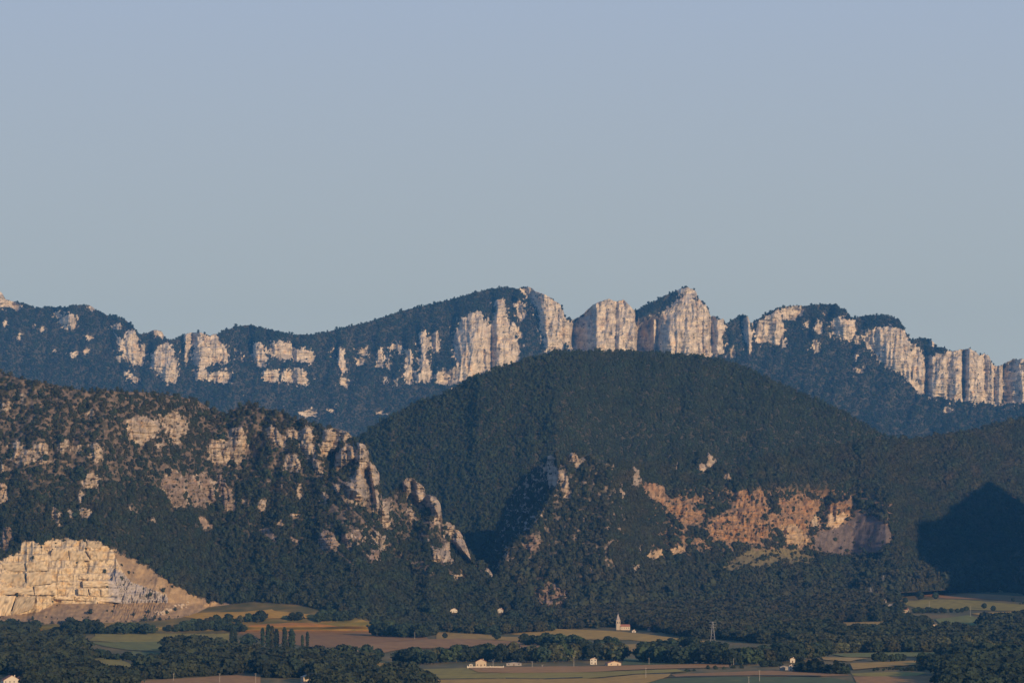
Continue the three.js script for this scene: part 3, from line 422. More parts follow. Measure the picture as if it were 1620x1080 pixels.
// --- sawn benches standing proud of the quarry wall
{
  const blocks = [[[0, 310], [185, 320], [185, 375], [0, 380], 5, .9], [[0, 395], [170, 395], [180, 480], [0, 475], 8, .85], [[185, 385], [355, 375], [370, 462], [190, 480], 12, 1], [[180, 315], [300, 305], [340, 370], [190, 378], 7, .95], [[0, 490], [230, 490], [240, 545], [0, 540], 12, 1], [[240, 480], [390, 468], [395, 545], [245, 545], 16, 1.12], [[-40, 548], [110, 552], [60, 692], [-40, 692], 16, 1.15], [[370, 220], [480, 215], [490, 295], [345, 295], 5, .95], [[490, 225], [600, 235], [640, 300], [495, 298], 5, .92], [[610, 230], [730, 230], [735, 300], [650, 300], 6, .95],
    [[560, 400], [640, 390], [670, 435], [555, 430], 7, 1.1], [[585, 445], [800, 445], [830, 490], [590, 490], 9, 1.12], [[550, 500], [620, 495], [630, 550], [555, 545], 11, 1.05], [[628, 500], [705, 497], [710, 555], [640, 550], 11, 1.12], [[711, 500], [840, 497], [842, 555], [716, 555], 12, 1.15], [[385, 555], [520, 550], [525, 580], [385, 575], 14, 1.2], [[527, 550], [660, 555], [660, 588], [530, 582], 14, 1.18], [[665, 558], [855, 562], [857, 600], [668, 590], 14, 1.2], [[620, 160], [720, 165], [720, 215], [615, 215], 4, .85], [[112, 560], [250, 552], [235, 640], [75, 695], 9, .8]];
  for (const b of blocks) {
    const tone = b[b.length - 1], out = b[b.length - 2], pts = s9(b.slice(0, 4)), [A, B, C2, Dd] = pts;
    const cx = (A[0] + C2[0]) / 2, by = Math.max(C2[1], Dd[1]);
    // depth of the wall at the block's foot
    let best = 1e9, dw = 5200; for (let q = 0; q < leftHill.nx * leftHill.ny; q += 3) { const e = Math.abs(leftHill.YX[q * 2] - clamp(cx, -80, 880)) + Math.abs(leftHill.YX[q * 2 + 1] - by) * 2; if (e < best) { best = e; dw = leftHill.D[q]; } }
    const U = 12, W = 6, p = [], c = [], ix = [], v = new THREE.Vector3();
    for (let j = 0; j <= W + 2; j++) for (let i = 0; i <= U + 2; i++) {
      const u = clamp((i - 1) / U, 0, 1), w = clamp((j - 1) / W, 0, 1), deep = i === 0 || j === 0 || i === U + 2 || j === W + 2;
      const X = mix(mix(A[0], B[0], u), mix(Dd[0], C2[0], u), w), Y = mix(mix(A[1], B[1], u), mix(Dd[1], C2[1], u), w);
      const jx = .35 * n2(X / 3, Y / 2 + 70), jy = .3 * n2(X / 3 + 50, Y / 2), rim = (i === 1 || j === 1 || i === U + 1 || j === W + 1) ? .8 : 0;
      at(X + jx, Y + jy, dw - out * .35 + rim + (deep ? 34 : 0) + .5 * n2(X / 5, Y / 4) + .35 * n2(X / 1.6, Y / 5), v); p.push(v.x, v.y, v.z);
      const k = quarryColour(X, Y); c.push(k[0] * tone, k[1] * tone, k[2] * tone);
    }
    const n = U + 3; for (let j = 0; j < W + 2; j++) for (let i = 0; i < U + 2; i++) { const a = j * n + i; ix.push(a, a + n, a + 1, a + 1, a + n, a + n + 1); }
    let g = new THREE.BufferGeometry(); g.setAttribute('position', new THREE.Float32BufferAttribute(p, 3)); g.setAttribute('color', new THREE.Float32BufferAttribute(c, 3)); g.setIndex(ix); g = g.toNonIndexed(); g.computeVertexNormals();
    const m = new THREE.Mesh(g, VC); m.name = 'rock_bench'; leftHill.root.add(shade(m));
  }
}

// ------------------------------------------------------------------ the gorge hill with the ochre quarry, running on into the eastern hill
const och = { tint: [.29, .19, .105], ochre: .25, grow: .1 }, k7 = K(s7, .3), k7m = K(s7, .2, { minor: 1 }), o7 = K(s7, .34, och), o8 = K(s8, .34, och);
const frontPolys = [
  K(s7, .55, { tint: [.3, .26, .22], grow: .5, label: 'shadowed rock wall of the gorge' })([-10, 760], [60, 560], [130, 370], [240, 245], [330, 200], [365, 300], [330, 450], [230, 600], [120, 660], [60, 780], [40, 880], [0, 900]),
  k7([300, 215], [340, 195], [375, 200], [402, 270], [385, 345], [345, 340], [315, 270]), k7([390, 250], [420, 240], [470, 330], [480, 420], [440, 400], [405, 320]),
  k7([325, 155], [378, 150], [380, 190], [335, 195]), k7([365, 225], [390, 225], [395, 290], [370, 335], [360, 300]), k7([470, 135], [510, 145], [540, 190], [535, 230], [500, 235], [480, 190]), k7m([540, 150], [565, 160], [575, 190], [550, 185]), k7m([545, 280], [570, 285], [568, 325], [555, 320]), k7([415, 300], [440, 340], [465, 400], [455, 420], [430, 360]), k7([850, 200], [880, 250], [910, 310], [880, 360], [840, 320], [850, 270]),
  K(s7, .15, { tint: [.33, .225, .135], ochre: .25 })([905, 360], [920, 315], [990, 335], [1040, 340], [1060, 400], [1075, 480], [1010, 440], [940, 400]), o7([1095, 425], [1150, 390], [1185, 440], [1160, 465]), o7([1200, 410], [1280, 402], [1300, 430], [1220, 445]), K(s7, .45, och)([1060, 470], [1110, 440], [1200, 450], [1300, 500], [1280, 560], [1190, 560], [1130, 540]), K(s7, .4, och)([1290, 590], [1380, 520], [1450, 500], [1500, 490], [1560, 540], [1545, 660], [1450, 680], [1350, 660]), k7m([1150, 540], [1185, 560], [1182, 600], [1160, 590]), k7m([1155, 625], [1178, 625], [1180, 695], [1150, 690]),
  K(s7, .1, { tint: [.50, .37, .23] })([925, 765], [1000, 735], [1040, 735], [1040, 768], [970, 790]), K(s7, .15, { tint: [.48, .35, .22] })([1065, 735], [1150, 712], [1185, 705], [1178, 738], [1100, 758]), k7m([835, 855], [880, 828], [915, 810], [885, 858], [850, 868]), k7m([583, 800], [612, 808], [612, 872], [595, 862]), k7([62, 785], [85, 732], [102, 750], [82, 798]), k7([1250, 200], [1290, 205], [1305, 250], [1260, 270]), k7([1300, 145], [1340, 138], [1360, 190], [1330, 230], [1305, 210]), k7([1408, 270], [1445, 255], [1457, 310], [1415, 308]), k7m([1058, 155], [1095, 148], [1092, 170], [1065, 170]), k7m([768, 350], [800, 370], [806, 412], [785, 392]), k7m([885, 705], [905, 705], [905, 745], [890, 745]), k7m([1100, 200], [1130, 205], [1130, 240], [1110, 235]), K(s7, .55, { tint: [.26, .19, .15] })([230, 950], [300, 900], [400, 950], [460, 1000], [440, 1080], [280, 1080]), K(s7, .5, { tint: [.27, .2, .16] })([200, 660], [260, 630], [300, 690], [240, 760], [190, 720]), k7m([265, 810], [285, 810], [305, 860], [285, 850]), K(s7, 0, { ...och, minor: 1 })([1225, 665], [1310, 685], [1300, 697], [1230, 685]),
  o8([-60, 440], [0, 435], [60, 445], [90, 400], [130, 530], [100, 580], [150, 660], [60, 740], [-60, 720]), K(s8, .28, och)([180, 475], [250, 485], [290, 455], [360, 485], [440, 470], [430, 540], [370, 585], [280, 575], [200, 550]), K(s8, .06, { tint: [.55, .42, .28] })([465, 600], [500, 550], [490, 560], [610, 555], [570, 612], [520, 640], [468, 638]), K(s8, .1, och)([480, 505], [550, 495], [625, 500], [612, 558], [490, 556]), K(s8, .05, { tint: [.55, .44, .3] })([378, 590], [425, 570], [428, 628], [390, 632]), K(s8, .1, { tint: [.45, .33, .2] })([200, 650], [280, 618], [360, 690], [395, 715], [320, 750], [250, 735]), K(s8, .35, och)([130, 560], [250, 585], [370, 590], [380, 640], [340, 680], [280, 615], [200, 640], [150, 640]),
  K(s8, .12, { tint: [.165, .13, .11], name: 'spoil_heap', soft: 1, grow: .05, label: 'bare grey-brown spoil slopes below the ochre quarry, darkened in colour for shade' })([395, 770], [400, 700], [480, 645], [600, 625], [640, 555], [740, 570], [830, 640], [865, 700], [760, 785], [560, 800]),  // spoil tint kept dark to stand in for the shade on these slopes
  K(s8, .1, { tint: [.17, .14, .058], name: 'meadow', grass: 1, soft: 1, grow: .14, label: 'sunlit grassy knoll beneath the ochre quarry' })([-60, 830], [0, 770], [160, 765], [300, 768], [440, 830], [380, 855], [200, 858], [0, 885], [-120, 890], [-150, 860]),
];
const frontCrest = lin([[760, 930], [772, 900], ...s7([[10, 690], [60, 520], [130, 365], [180, 310], [240, 240], [320, 196], [328, 158], [378, 152], [400, 178], [460, 138], [500, 133], [540, 148], [580, 163], [640, 178], [750, 188], [830, 188], [860, 205], [920, 215], [1000, 180], [1050, 155], [1120, 140], [1200, 113], [1300, 128], [1350, 158], [1420, 225], [1480, 238]]), ...s8([[0, 275], [130, 212], [250, 186], [400, 162], [550, 150], [700, 130], [860, 115], [950, 113], [1060, 98], [1180, 88], [1280, 74], [1370, 64], [1400, 40], [1480, 20], [1560, 5], [1620, 0]]), [1680, 640], [1760, 620], [1860, 612]]);
const frontFootY = lin([[760, 960], [800, 968], [850, 985], [890, 993], [950, 1002], [1100, 1010], [1180, 1000], [1300, 992], [1350, 985], [1395, 950], [1420, 938], [1550, 930], [1600, 925], [1760, 915]]);
const noseX = lin([[700, 880], [740, 884], [780, 878], [840, 836], [870, 806], [900, 792], [960, 790]]);   // where the hill turns into the gorge
const ochreZone = (X, Y) => smooth(1010, 1040, X) * smooth(1425, 1400, X) * smooth(765, 780, Y) * smooth(890, 860, Y);
const bareKnoll = (X, Y) => smooth(.0, .4, fbm(X / 13 + 21, Y / 11, 3)) * smooth(1060, 980, X) * smooth(930, 890, Y);
const cutPlan = lin([[1010, 0], [1120, 12], [1180, 38], [1215, 24], [1240, 46], [1268, 72], [1292, 78], [1345, 20], [1402, -52], [1500, 0]]);   // the ochre quarry bites into the hill
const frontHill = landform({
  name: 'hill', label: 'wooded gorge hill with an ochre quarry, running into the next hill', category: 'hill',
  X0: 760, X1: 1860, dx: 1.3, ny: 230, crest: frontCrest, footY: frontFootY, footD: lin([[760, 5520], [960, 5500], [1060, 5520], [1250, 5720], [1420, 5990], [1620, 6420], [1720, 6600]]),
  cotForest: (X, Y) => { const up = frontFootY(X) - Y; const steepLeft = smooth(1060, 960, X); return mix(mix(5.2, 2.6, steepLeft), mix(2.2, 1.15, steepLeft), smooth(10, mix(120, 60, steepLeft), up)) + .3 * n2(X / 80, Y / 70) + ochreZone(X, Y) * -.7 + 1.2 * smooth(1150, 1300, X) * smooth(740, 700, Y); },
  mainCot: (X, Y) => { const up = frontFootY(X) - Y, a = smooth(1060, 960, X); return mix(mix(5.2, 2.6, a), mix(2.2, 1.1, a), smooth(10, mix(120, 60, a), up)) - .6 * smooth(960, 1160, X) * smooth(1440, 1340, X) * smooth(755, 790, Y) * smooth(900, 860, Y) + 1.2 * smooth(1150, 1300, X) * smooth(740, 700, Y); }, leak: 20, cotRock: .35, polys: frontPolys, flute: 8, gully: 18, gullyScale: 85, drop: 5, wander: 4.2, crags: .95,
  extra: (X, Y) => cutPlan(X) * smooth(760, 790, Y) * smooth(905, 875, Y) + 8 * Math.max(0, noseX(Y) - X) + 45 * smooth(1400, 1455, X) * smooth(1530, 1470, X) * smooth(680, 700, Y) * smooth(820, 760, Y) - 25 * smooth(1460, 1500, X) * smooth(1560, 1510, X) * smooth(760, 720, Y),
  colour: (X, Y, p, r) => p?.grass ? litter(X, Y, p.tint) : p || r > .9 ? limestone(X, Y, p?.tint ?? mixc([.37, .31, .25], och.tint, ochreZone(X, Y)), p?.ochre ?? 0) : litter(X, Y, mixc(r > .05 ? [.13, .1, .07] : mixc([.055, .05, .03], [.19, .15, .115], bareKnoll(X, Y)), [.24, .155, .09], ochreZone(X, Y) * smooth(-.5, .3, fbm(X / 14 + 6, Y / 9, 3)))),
});
mass('forest', 'mixed woodland over the gorge hill and the hill beyond the ochre quarry', wood(frontHill, {
  spacing: 3.8, h: 6.8, shrubs: .03,
  tall: (X, Y) => 1 + .85 * smooth(870, 930, Y),
  keep: (X, Y) => (1 - .5 * smooth(870, 930, Y)) * (1 - .75 * bareKnoll(X, Y)) * clamp(1 - ochreZone(X, Y) * (.35 + 1.3 * fbm(X / 16, Y / 10, 3)), .08, 1),
  tint: (X, Y) => ({ green: .8 + .8 * n2(X / 60, Y / 45), deep: .7 + n2(X / 50 + 9, Y / 40) + .7 * smooth(1220, 1080, X), olive: .45 + .8 * n2(X / 34, Y / 28 + 7) + .6 * smooth(880, 960, Y), brown: .35 + .8 * n2(X / 40, Y / 26 + 40) + .35 * smooth(1100, 1000, X) + .35 * smooth(1200, 1400, X) * smooth(800, 740, Y), pale: .5 * n2(X / 25, Y / 20 + 77) * smooth(880, 920, Y) }),
}));

// ------------------------------------------------------------------ the wooded spur beyond the frame whose shadow falls on the eastern hill
{
  const at0 = [1000, 20, -6150], len = 1100, wide = 420, high = 262, list = [];
  const H = (u, w) => high * smooth(-1, -.28, u) * Math.pow(Math.max(0, Math.cos(w * Math.PI / 2)), 1.1) * (1 + .08 * fbm(u * 2, w * 2 + 9, 2)) - 4;
  const g = new THREE.PlaneGeometry(2, 2, 70, 40); g.rotateX(-Math.PI / 2); const p = g.attributes.position, c = [];
  for (let k = 0; k < p.count; k++) { const u = p.getX(k), w = p.getZ(k); p.setXYZ(k, w * wide / 2, H(u, w), -u * len / 2); c.push(...litter(u * 90, w * 90)); }
  g.setAttribute('color', new THREE.Float32BufferAttribute(c, 3)); g.computeVertexNormals();
  const m = new THREE.Mesh(g, VC); m.name = numbered('hill'); m.position.set(...at0); tag(m, 'wooded spur of the eastern hill beyond the edge of the view', 'hill', null, 'structure'); scene.add(shade(m));
  for (let k = 0; k < 9000; k++) { const u = rr(-1, 1), w = rr(-1, 1), h = rr(5, 11); list.push({ p: new THREE.Vector3(at0[0] + w * wide / 2, at0[1] + H(u, w) - h * .12, at0[2] - u * len / 2), h, w: rr(.8, 1.3), turn: rnd() * 6.28, c: blendTint({ green: 1, deep: .8, olive: .4, brown: .2 }) }); }
  mass('forest', 'forest on the spur of the eastern hill beyond the edge of the view', list);
}

// ------------------------------------------------------------------ valley floor and fields
{
  const ys = []; for (let y = 884; y < 1140; y += 2.5) ys.push(y);
  const xs = []; for (let x = -400; x <= 2100; x += 12) xs.push(x);
  const pos = [], col = [], ix = [], v = new THREE.Vector3();
  const G = (X, Y) => { const t = smooth(-.3, .5, fbm(X / 60, Y / 12, 3)); return mixc([.09, .085, .02], [.22, .15, .035], t).map(c => c * (1 + .15 * n2(X / 8, Y / 2))); };
  const rows = [];
  for (const Y of ys) rows.push(xs.map(X => V(X, Y).toArray()));
  const last = rows[rows.length - 1];
  for (const z of [-2200, -1500, -800, 0, 1200]) rows.push(last.map(([x], i) => [(i / (last.length - 1) - .35) * 3600, -1, z]));
  rows.forEach((r, j) => r.forEach((p, i) => { pos.push(...p); col.push(...G(xs[i], ys[j] ?? 1140 + j)); }));
  const n = xs.length; for (let j = 0; j < rows.length - 1; j++) for (let i = 0; i < n - 1; i++) { const a = j * n + i, b = a + n; ix.push(a, b, a + 1, a + 1, b, b + 1); }
  const g = new THREE.BufferGeometry(); g.setAttribute('position', new THREE.Float32BufferAttribute(pos, 3)); g.setAttribute('color', new THREE.Float32BufferAttribute(col, 3)); g.setIndex(ix); g.computeVertexNormals();
  const m = new THREE.Mesh(g, VC); m.name = 'ground'; tag(m, 'rough grassy valley floor between fields and hedges', 'ground', null, 'structure'); scene.add(shade(m));
}
const SOIL = { plough: [.28, .135, .03], pink: [.38, .19, .05], tan: [.42, .25, .04], stubble: [.50, .30, .04], olive: [.30, .235, .03], grass: [.17, .18, .028], crop: [.07, .10, .02], straw: [.50, .32, .08], ditch: [.035, .04, .015] };
const fa = view(0, 900, 270), fb = view(230, 900, 270), fc = view(460, 900, 270), fd = view(690, 900, 270), fe = view(920, 900, 270), ff = view(1150, 900, 270), fg = view(1350, 900, 270);
let fieldLift = 0;
const sown = new Uint8Array(1900 * 240), sownAt = (X, Y) => X > -119 && X < 1780 && Y > 891 && Y < 1129 ? sown[(Math.round(Y) - 890) * 1900 + Math.round(X) + 120] : 0;
function field(sheet, soil, label, ...pts) {
  const P = sheet(pts); let y0 = 1e9, y1 = -1e9; for (const p of P) { y0 = Math.min(y0, p[1]); y1 = Math.max(y1, p[1]); }
  fieldLift = (fieldLift + 1) % 7; const lift = .25 + .12 * fieldLift;
  const rows = Math.max(5, Math.ceil((y1 - y0) * 1.4)), U = 36, pos = [], col = [], ix = [], v = new THREE.Vector3(), tone = rr(.92, 1.08), sl = rr(-.03, .03), rowTilt = rr(-.4, .4);
  for (let j = 0; j <= rows; j++) {
    const Y = mix(y0 + .02, y1 - .02, j / rows); let xa = 1e9, xb = -1e9;
    for (let k = 0; k < P.length; k++) { const [ax, ay] = P[k], [bx, by] = P[(k + 1) % P.length]; if ((ay <= Y) !== (by <= Y)) { const x = ax + (Y - ay) / (by - ay) * (bx - ax); xa = Math.min(xa, x); xb = Math.max(xb, x); } }
    for (let x = Math.max(-119, Math.ceil(xa + 1)); x < Math.min(1778, xb - 1); x++) if (Y > 891 && Y < 1129) sown[(Math.round(Y) - 890) * 1900 + x + 120] = 1;
    for (let i = 0; i <= U; i++) {
      const X = mix(xa, xb, i / U); V(X, Y + .25 * n2(X / 12, j), v); pos.push(v.x, v.y + lift, v.z);
      const f = tone * (1 + .10 * n2(X / 25, Y / 2.2) + .07 * n2(X / 6, Y / .9) + .13 * n2((Y + X * sl) / .55, 3) + .1 * n2(X / 14 + Y * rowTilt, 7)), g = smooth(.2, .8, fbm(X / 40 + 11, Y / 6, 2)); const c = mixc(SOIL[soil], SOIL.olive, .4 * g); col.push(c[0] * f, c[1] * f, c[2] * f);
    }
  }
  for (let j = 0; j < rows; j++) for (let i = 0; i < U; i++) { const a = j * (U + 1) + i, b = a + U + 1; ix.push(a, b, a + 1, a + 1, b, b + 1); }
  const g = new THREE.BufferGeometry(); g.setAttribute('position', new THREE.Float32BufferAttribute(pos, 3)); g.setAttribute('color', new THREE.Float32BufferAttribute(col, 3)); g.setIndex(ix); g.computeVertexNormals();
  const m = new THREE.Mesh(g, VC); m.name = numbered(soil === 'ditch' ? 'ditch' : 'field'); tag(m, label, soil === 'ditch' ? 'ditch' : 'field', null, 'structure'); m.receiveShadow = true; scene.add(m);
}
field(fa, 'plough', 'small brown field below the pale quarry', [340, 575], [615, 580], [612, 640], [340, 632]);
field(fa, 'olive', 'long olive field beside the quarry trees', [890, 590], [1080, 600], [1620, 625], [1980, 622], [2170, 612], [2170, 680], [1960, 665], [1620, 685], [1200, 705], [840, 680], [900, 640]);
field(fa, 'grass', 'dark green strip between hedges', [850, 700], [1620, 692], [1500, 780], [1240, 775], [1000, 740]);
field(fa, 'grass', 'pale green meadow behind the hedge', [1240, 785], [1500, 800], [1660, 830], [1480, 835], [1260, 835]);
field(fa, 'olive', 'sloping olive meadow in the lower woods', [780, 815], [920, 830], [1150, 870], [1280, 930], [1560, 950], [1400, 975], [1000, 950], [900, 890]);
field(fa, 'tan', 'narrow tan strip at the wood edge', [600, 690], [780, 710], [770, 730], [620, 725]);
field(fb, 'plough', 'brown ploughed strip left of the poplars', [590, 668], [790, 645], [790, 722], [620, 706]);
field(fb, 'plough', 'wide brown ploughed field behind the poplars', [870, 618], [1000, 530], [1200, 522], [1380, 510], [1580, 515], [1780, 540], [2160, 590], [2670, 650], [2690, 670], [2380, 690], [1940, 745], [1630, 745], [1420, 722], [1100, 700], [1050, 640]);
field(fb, 'pink', 'brown field at the lower edge of the view', [-60, 1070], [0, 1062], [400, 1038], [800, 1013], [1090, 1003], [1090, 1130], [-60, 1130]);
field(fb, 'tan', 'tan track field below the quarry spoil', [250, 445], [560, 415], [900, 410], [1200, 385], [1220, 400], [1620, 440], [1620, 470], [1200, 468], [900, 480], [560, 485], [300, 450]);
field(fc, 'pink', 'pinkish ploughed field above the tree line', [600, 735], [900, 702], [1310, 672], [1620, 662], [2080, 690], [2380, 715], [2380, 755], [1340, 755], [1200, 740], [1000, 775], [860, 805], [620, 775]);
field(fc, 'olive', 'olive pasture at the foot of the rocky hill', [200, 310], [340, 310], [560, 360], [770, 385], [770, 455], [600, 455], [440, 400]);
field(fc, 'tan', 'tan knoll among scattered trees', [640, 910], [860, 878], [1000, 930], [960, 952], [720, 975]);
field(fc, 'olive', 'yellow-green meadow before the gabled farmhouse', [1000, 962], [1300, 950], [1620, 940], [2000, 960], [2250, 985], [2000, 1000], [1620, 1000], [1330, 1000]);
field(fd, 'tan', 'tan pasture below the gorge mouth', [0, 580], [300, 600], [560, 640], [780, 648], [800, 690], [500, 672], [0, 668]);
field(fd, 'stubble', 'yellow stubble field before the church', [690, 620], [1150, 570], [1350, 580], [1620, 588], [1780, 598], [2280, 656], [2730, 706], [2400, 712], [1990, 690], [1620, 658], [1300, 672], [1000, 642]);
field(fd, 'pink', 'pinkish field beside the farmhouses', [300, 940], [500, 935], [1380, 928], [2480, 905], [2780, 900], [2780, 935], [2380, 945], [1980, 955], [1380, 985], [700, 990], [400, 985]);
field(fd, 'olive', 'olive meadow strip along the ditch', [0, 1003], [700, 992], [1380, 987], [2280, 955], [2380, 980], [1900, 1000], [1380, 1050], [1000, 1040], [0, 1046]);
field(fd, 'tan', 'tan field below the ditch', [-40, 1058], [700, 1048], [1100, 1060], [1380, 1065], [1900, 1008], [2230, 1000], [2200, 1030], [2000, 1090], [1600, 1130], [-40, 1130]);
field(fe, 'tan', 'tan clearing beside the hedge trees', [350, 725], [650, 712], [640, 745], [520, 795], [370, 775]);
field(fe, 'crop', 'shaded green field beside the low barn', [400, 845], [900, 878], [1000, 908], [380, 912]);
field(fe, 'pink', 'pink stubble strip above the green crop', [850, 1002], [1620, 970], [1980, 962], [2230, 982], [2580, 1012], [2280, 1022], [1620, 1012], [900, 1024]);
field(fe, 'crop', 'broad green crop field at the lower edge', [650, 1060], [900, 1034], [1620, 1018], [2380, 1034], [2640, 1085], [2640, 1130], [600, 1130]);
field(ff, 'tan', 'tan field under the wooded bank', [980, 512], [1550, 502], [1560, 548], [1080, 548]);
field(ff, 'grass', 'green field behind round trees', [980, 810], [1500, 795], [2130, 795], [2100, 830], [1650, 838], [1150, 842]);
field(ff, 'straw', 'straw-coloured strip by the dark trees', [900, 842], [1360, 848], [1160, 882], [920, 868]);
field(ff, 'tan', 'tan brown field by the conifer hedge', [1170, 900], [1620, 885], [1840, 870], [1830, 910], [1450, 942], [1200, 962]);
field(ff, 'olive', 'olive meadow below the conifer hedge', [1180, 990], [1600, 975], [1900, 985], [1820, 1012], [1500, 1030], [1200, 1012]);
field(ff, 'pink', 'reddish field in the lower corner before the dark wood', [1200, 1020], [1500, 1034], [1830, 1014], [2060, 1015], [2060, 1130], [1260, 1130]);
field(fg, 'pink', 'reddish field high under the eastern wood', [400, 222], [800, 222], [1200, 236], [1620, 262], [2200, 290], [2200, 330], [1620, 312], [1300, 292], [900, 282], [700, 257], [420, 242]);
field(fg, 'grass', 'green clearing under the eastern wood', [1330, 120], [1620, 132], [2000, 140], [2000, 190], [1620, 182], [1350, 167]);
field(fg, 'olive', 'olive pasture behind the row of round trees', [430, 322], [700, 292], [1000, 292], [1620, 342], [2000, 350], [2000, 410], [1620, 402], [1100, 392], [600, 372]);
field(fg, 'stubble', 'tan stubble beyond the row of round trees', [1120, 428], [1600, 402], [1900, 400], [1560, 442], [1300, 452]);
field(fg, 'grass', 'green sloping meadow beside the wooded bank', [780, 482], [1100, 442], [1270, 500], [1200, 548], [850, 542]);
field(fg, 'tan', 'small tan patch on the wooded bank', [840, 560], [1160, 552], [1120, 575], [880, 585]);
field(fg, 'stubble', 'tan strip at the far edge of the dark wood', [1350, 817], [1610, 807], [1800, 800], [1800, 835], [1480, 842]);

function ditch(label, wide, ...pts) { const up = pts.map(([x, y]) => [x, y - wide / 2]), low = pts.map(([x, y]) => [x, y + wide / 2]).reverse(); for (let k = 0; k + 1 < pts.length; k++) field((p) => p, 'ditch', label, up[k], up[k + 1], low[pts.length - 2 - k], low[pts.length - 1 - k]); }
ditch('dark grassy ditch along the olive meadow strip', 1.3, [684, 1067.5], [748, 1066.5], [800, 1065.8]);
ditch('dark ditch curving across the lower fields', 1.6, [684, 1075.5], [800, 1074], [860, 1075], [922, 1073], [960, 1069], [1022, 1066.6], [1070, 1065]);
ditch('dark edge of the green crop field', 1.4, [1030, 1073], [1080, 1071], [1190, 1069.5], [1300, 1070]);

// ------------------------------------------------------------------ trees one can tell apart
const surface = (X, Y, out) => at(X, Y, Math.min(Vd(X, Y), leftHill.depthAt(X, Y), frontHill.depthAt(X, Y)), out);   // whichever slope stands there
const TRUNK = mat(.12, .09, .065);
const leafMats = {}; for (const k in TINTS) leafMats[k] = [.9, 1.2, 1.6].map(v => mat(...TINTS[k].map(c => c * v), .9));
const crowns = { round: [0, 1, 2, 3].map(() => leafCrown('round', 300, 2)), tall: [0, 1].map(() => leafCrown('tall', 320, 2)), cone: [0].map(() => leafCrown('cone', 260, 2)), bush: [0, 1].map(() => leafCrown('bush', 200, 2)) };
const trunkGeo = (() => {                                              // tapered stem with two limbs
  const parts = [new THREE.CylinderGeometry(.012, .024, .55, 7).translate(0, .275, 0)];
  for (const [a, b] of [[.55, .4], [-.5, 2.4]]) parts.push(new THREE.CylinderGeometry(.005, .011, .26, 5).translate(0, .13, 0).rotateZ(a).rotateY(b).translate(0, .3, 0));
  return mergeGeometries(parts.map(g => g.toNonIndexed()));
})();
const NAMES = { round: 'broadleaf_tree', tall: 'poplar_tree', cone: 'conifer_tree', bush: 'shrub' };
let nTrees = 0;
function tree(kind, X, Y, h, tintName, label, group, w = 1) {
  const g = new THREE.Group(); g.name = numbered(NAMES[kind]); nTrees++;
  const set = crowns[kind], crown = new THREE.Mesh(set[Math.floor(rnd() * set.length)], leafMats[tintName][Math.floor(rnd() * 3)]); crown.name = kind === 'bush' ? 'foliage' : 'crown';
  g.add(crown);
  const t = new THREE.Mesh(trunkGeo, TRUNK); t.name = kind === 'bush' ? 'stem' : 'trunk'; g.add(t); if (kind === 'bush') t.scale.set(.8, .7, .8);
  surface(X, Y, g.position); g.position.y -= .15; g.rotation.y = rnd() * 6.28; g.scale.set(h * w, h, h * w);
  tag(g, label, kind === 'bush' ? 'shrub' : 'tree', group); scene.add(shade(g)); return g;
}
const mpp = (X, Y) => Vd(X, Y) / F;                                   // metres for one unit of the survey sheet
const ORD = 'first second third fourth fifth sixth seventh eighth ninth tenth eleventh twelfth thirteenth fourteenth fifteenth sixteenth seventeenth eighteenth nineteenth twentieth twenty-first twenty-second twenty-third twenty-fourth twenty-fifth twenty-sixth'.split(' ');
function row(kind, pts, count, hpx, tints, label, group, w = 1.15) {
  const total = pts.length - 1;
  for (let k = 0; k < count; k++) {
    const s = (k + rr(.2, .8)) / count * total, q = Math.min(Math.floor(s), total - 1), u = s - q, X = mix(pts[q][0], pts[q + 1][0], u), Y = mix(pts[q][1], pts[q + 1][1], u) + rr(-1, 1);
    tree(kind, X, Y, hpx * rr(.72, 1.2) * mpp(X, Y), tints[Math.floor(rnd() * tints.length)], `${ORD[k]} ${label} counting from the left`, group, w * rr(.85, 1.2));
  }
}
const poplars = [[366, 1022, 30, 'deep'], [372, 1023, 26, 'green'], [415, 1024, 31, 'deep'], [424, 1030, 42, 'deep'], [430, 1030, 40, 'olive'], [437, 1032, 37, 'deep'], [450, 1030, 38, 'green'], [461, 1033, 38, 'deep'], [478, 1026, 22, 'green'], [486, 1024, 25, 'green']];
poplars.forEach(([X, Y, h, t], k) => tree('tall', X, Y, h * mpp(X, Y), t, ['slim dark poplar at the near end of the poplar row by the brown strip', 'paler slim poplar second in the poplar row', 'dark poplar just past the round tree', 'tallest dark poplar of the row behind the houses', 'olive poplar close against the tallest poplar', 'dark poplar in the middle of the row', 'tall green poplar before the ploughed field', 'broad dark poplar ending the tall row', 'short poplar against the brown ploughed field', 'slim short poplar last in the row'][k], 'poplars before the brown field', k === 7 ? 1.0 : .75));
tree('round', 393, 1024, 21 * mpp(393, 1022), 'deep', 'large round dark tree standing between the poplars', 'trees near the poplars', 1.35);
[[335, 1052], [390, 1052], [396, 1054], [402, 1052], [408, 1050]].forEach(([X, Y], k) => tree('tall', X, Y, 32 * mpp(X, Y), 'pale', k ? `${ORD[k - 1]} pale slender poplar from the left in the cluster below the round dark tree` : 'single pale poplar in the lower wood', k ? 'pale poplars in the lower wood' : undefined, 1.3));
row('round', [[132, 1040], [170, 1043], [210, 1046], [262, 1050]], 16, 13, ['deep', 'deep', 'green'], 'dark tree in the hedge below the dark green strip', 'hedge trees below the green strip');
row('round', [[150, 1003], [245, 1003]], 11, 15, ['deep', 'green'], 'dark tree standing below the pale quarry floor', 'trees below the quarry');
row('round', [[262, 1000], [330, 998], [390, 1000]], 14, 15, ['green', 'deep'], 'tree in the row between quarry spoil and olive field', 'trees along the olive field');
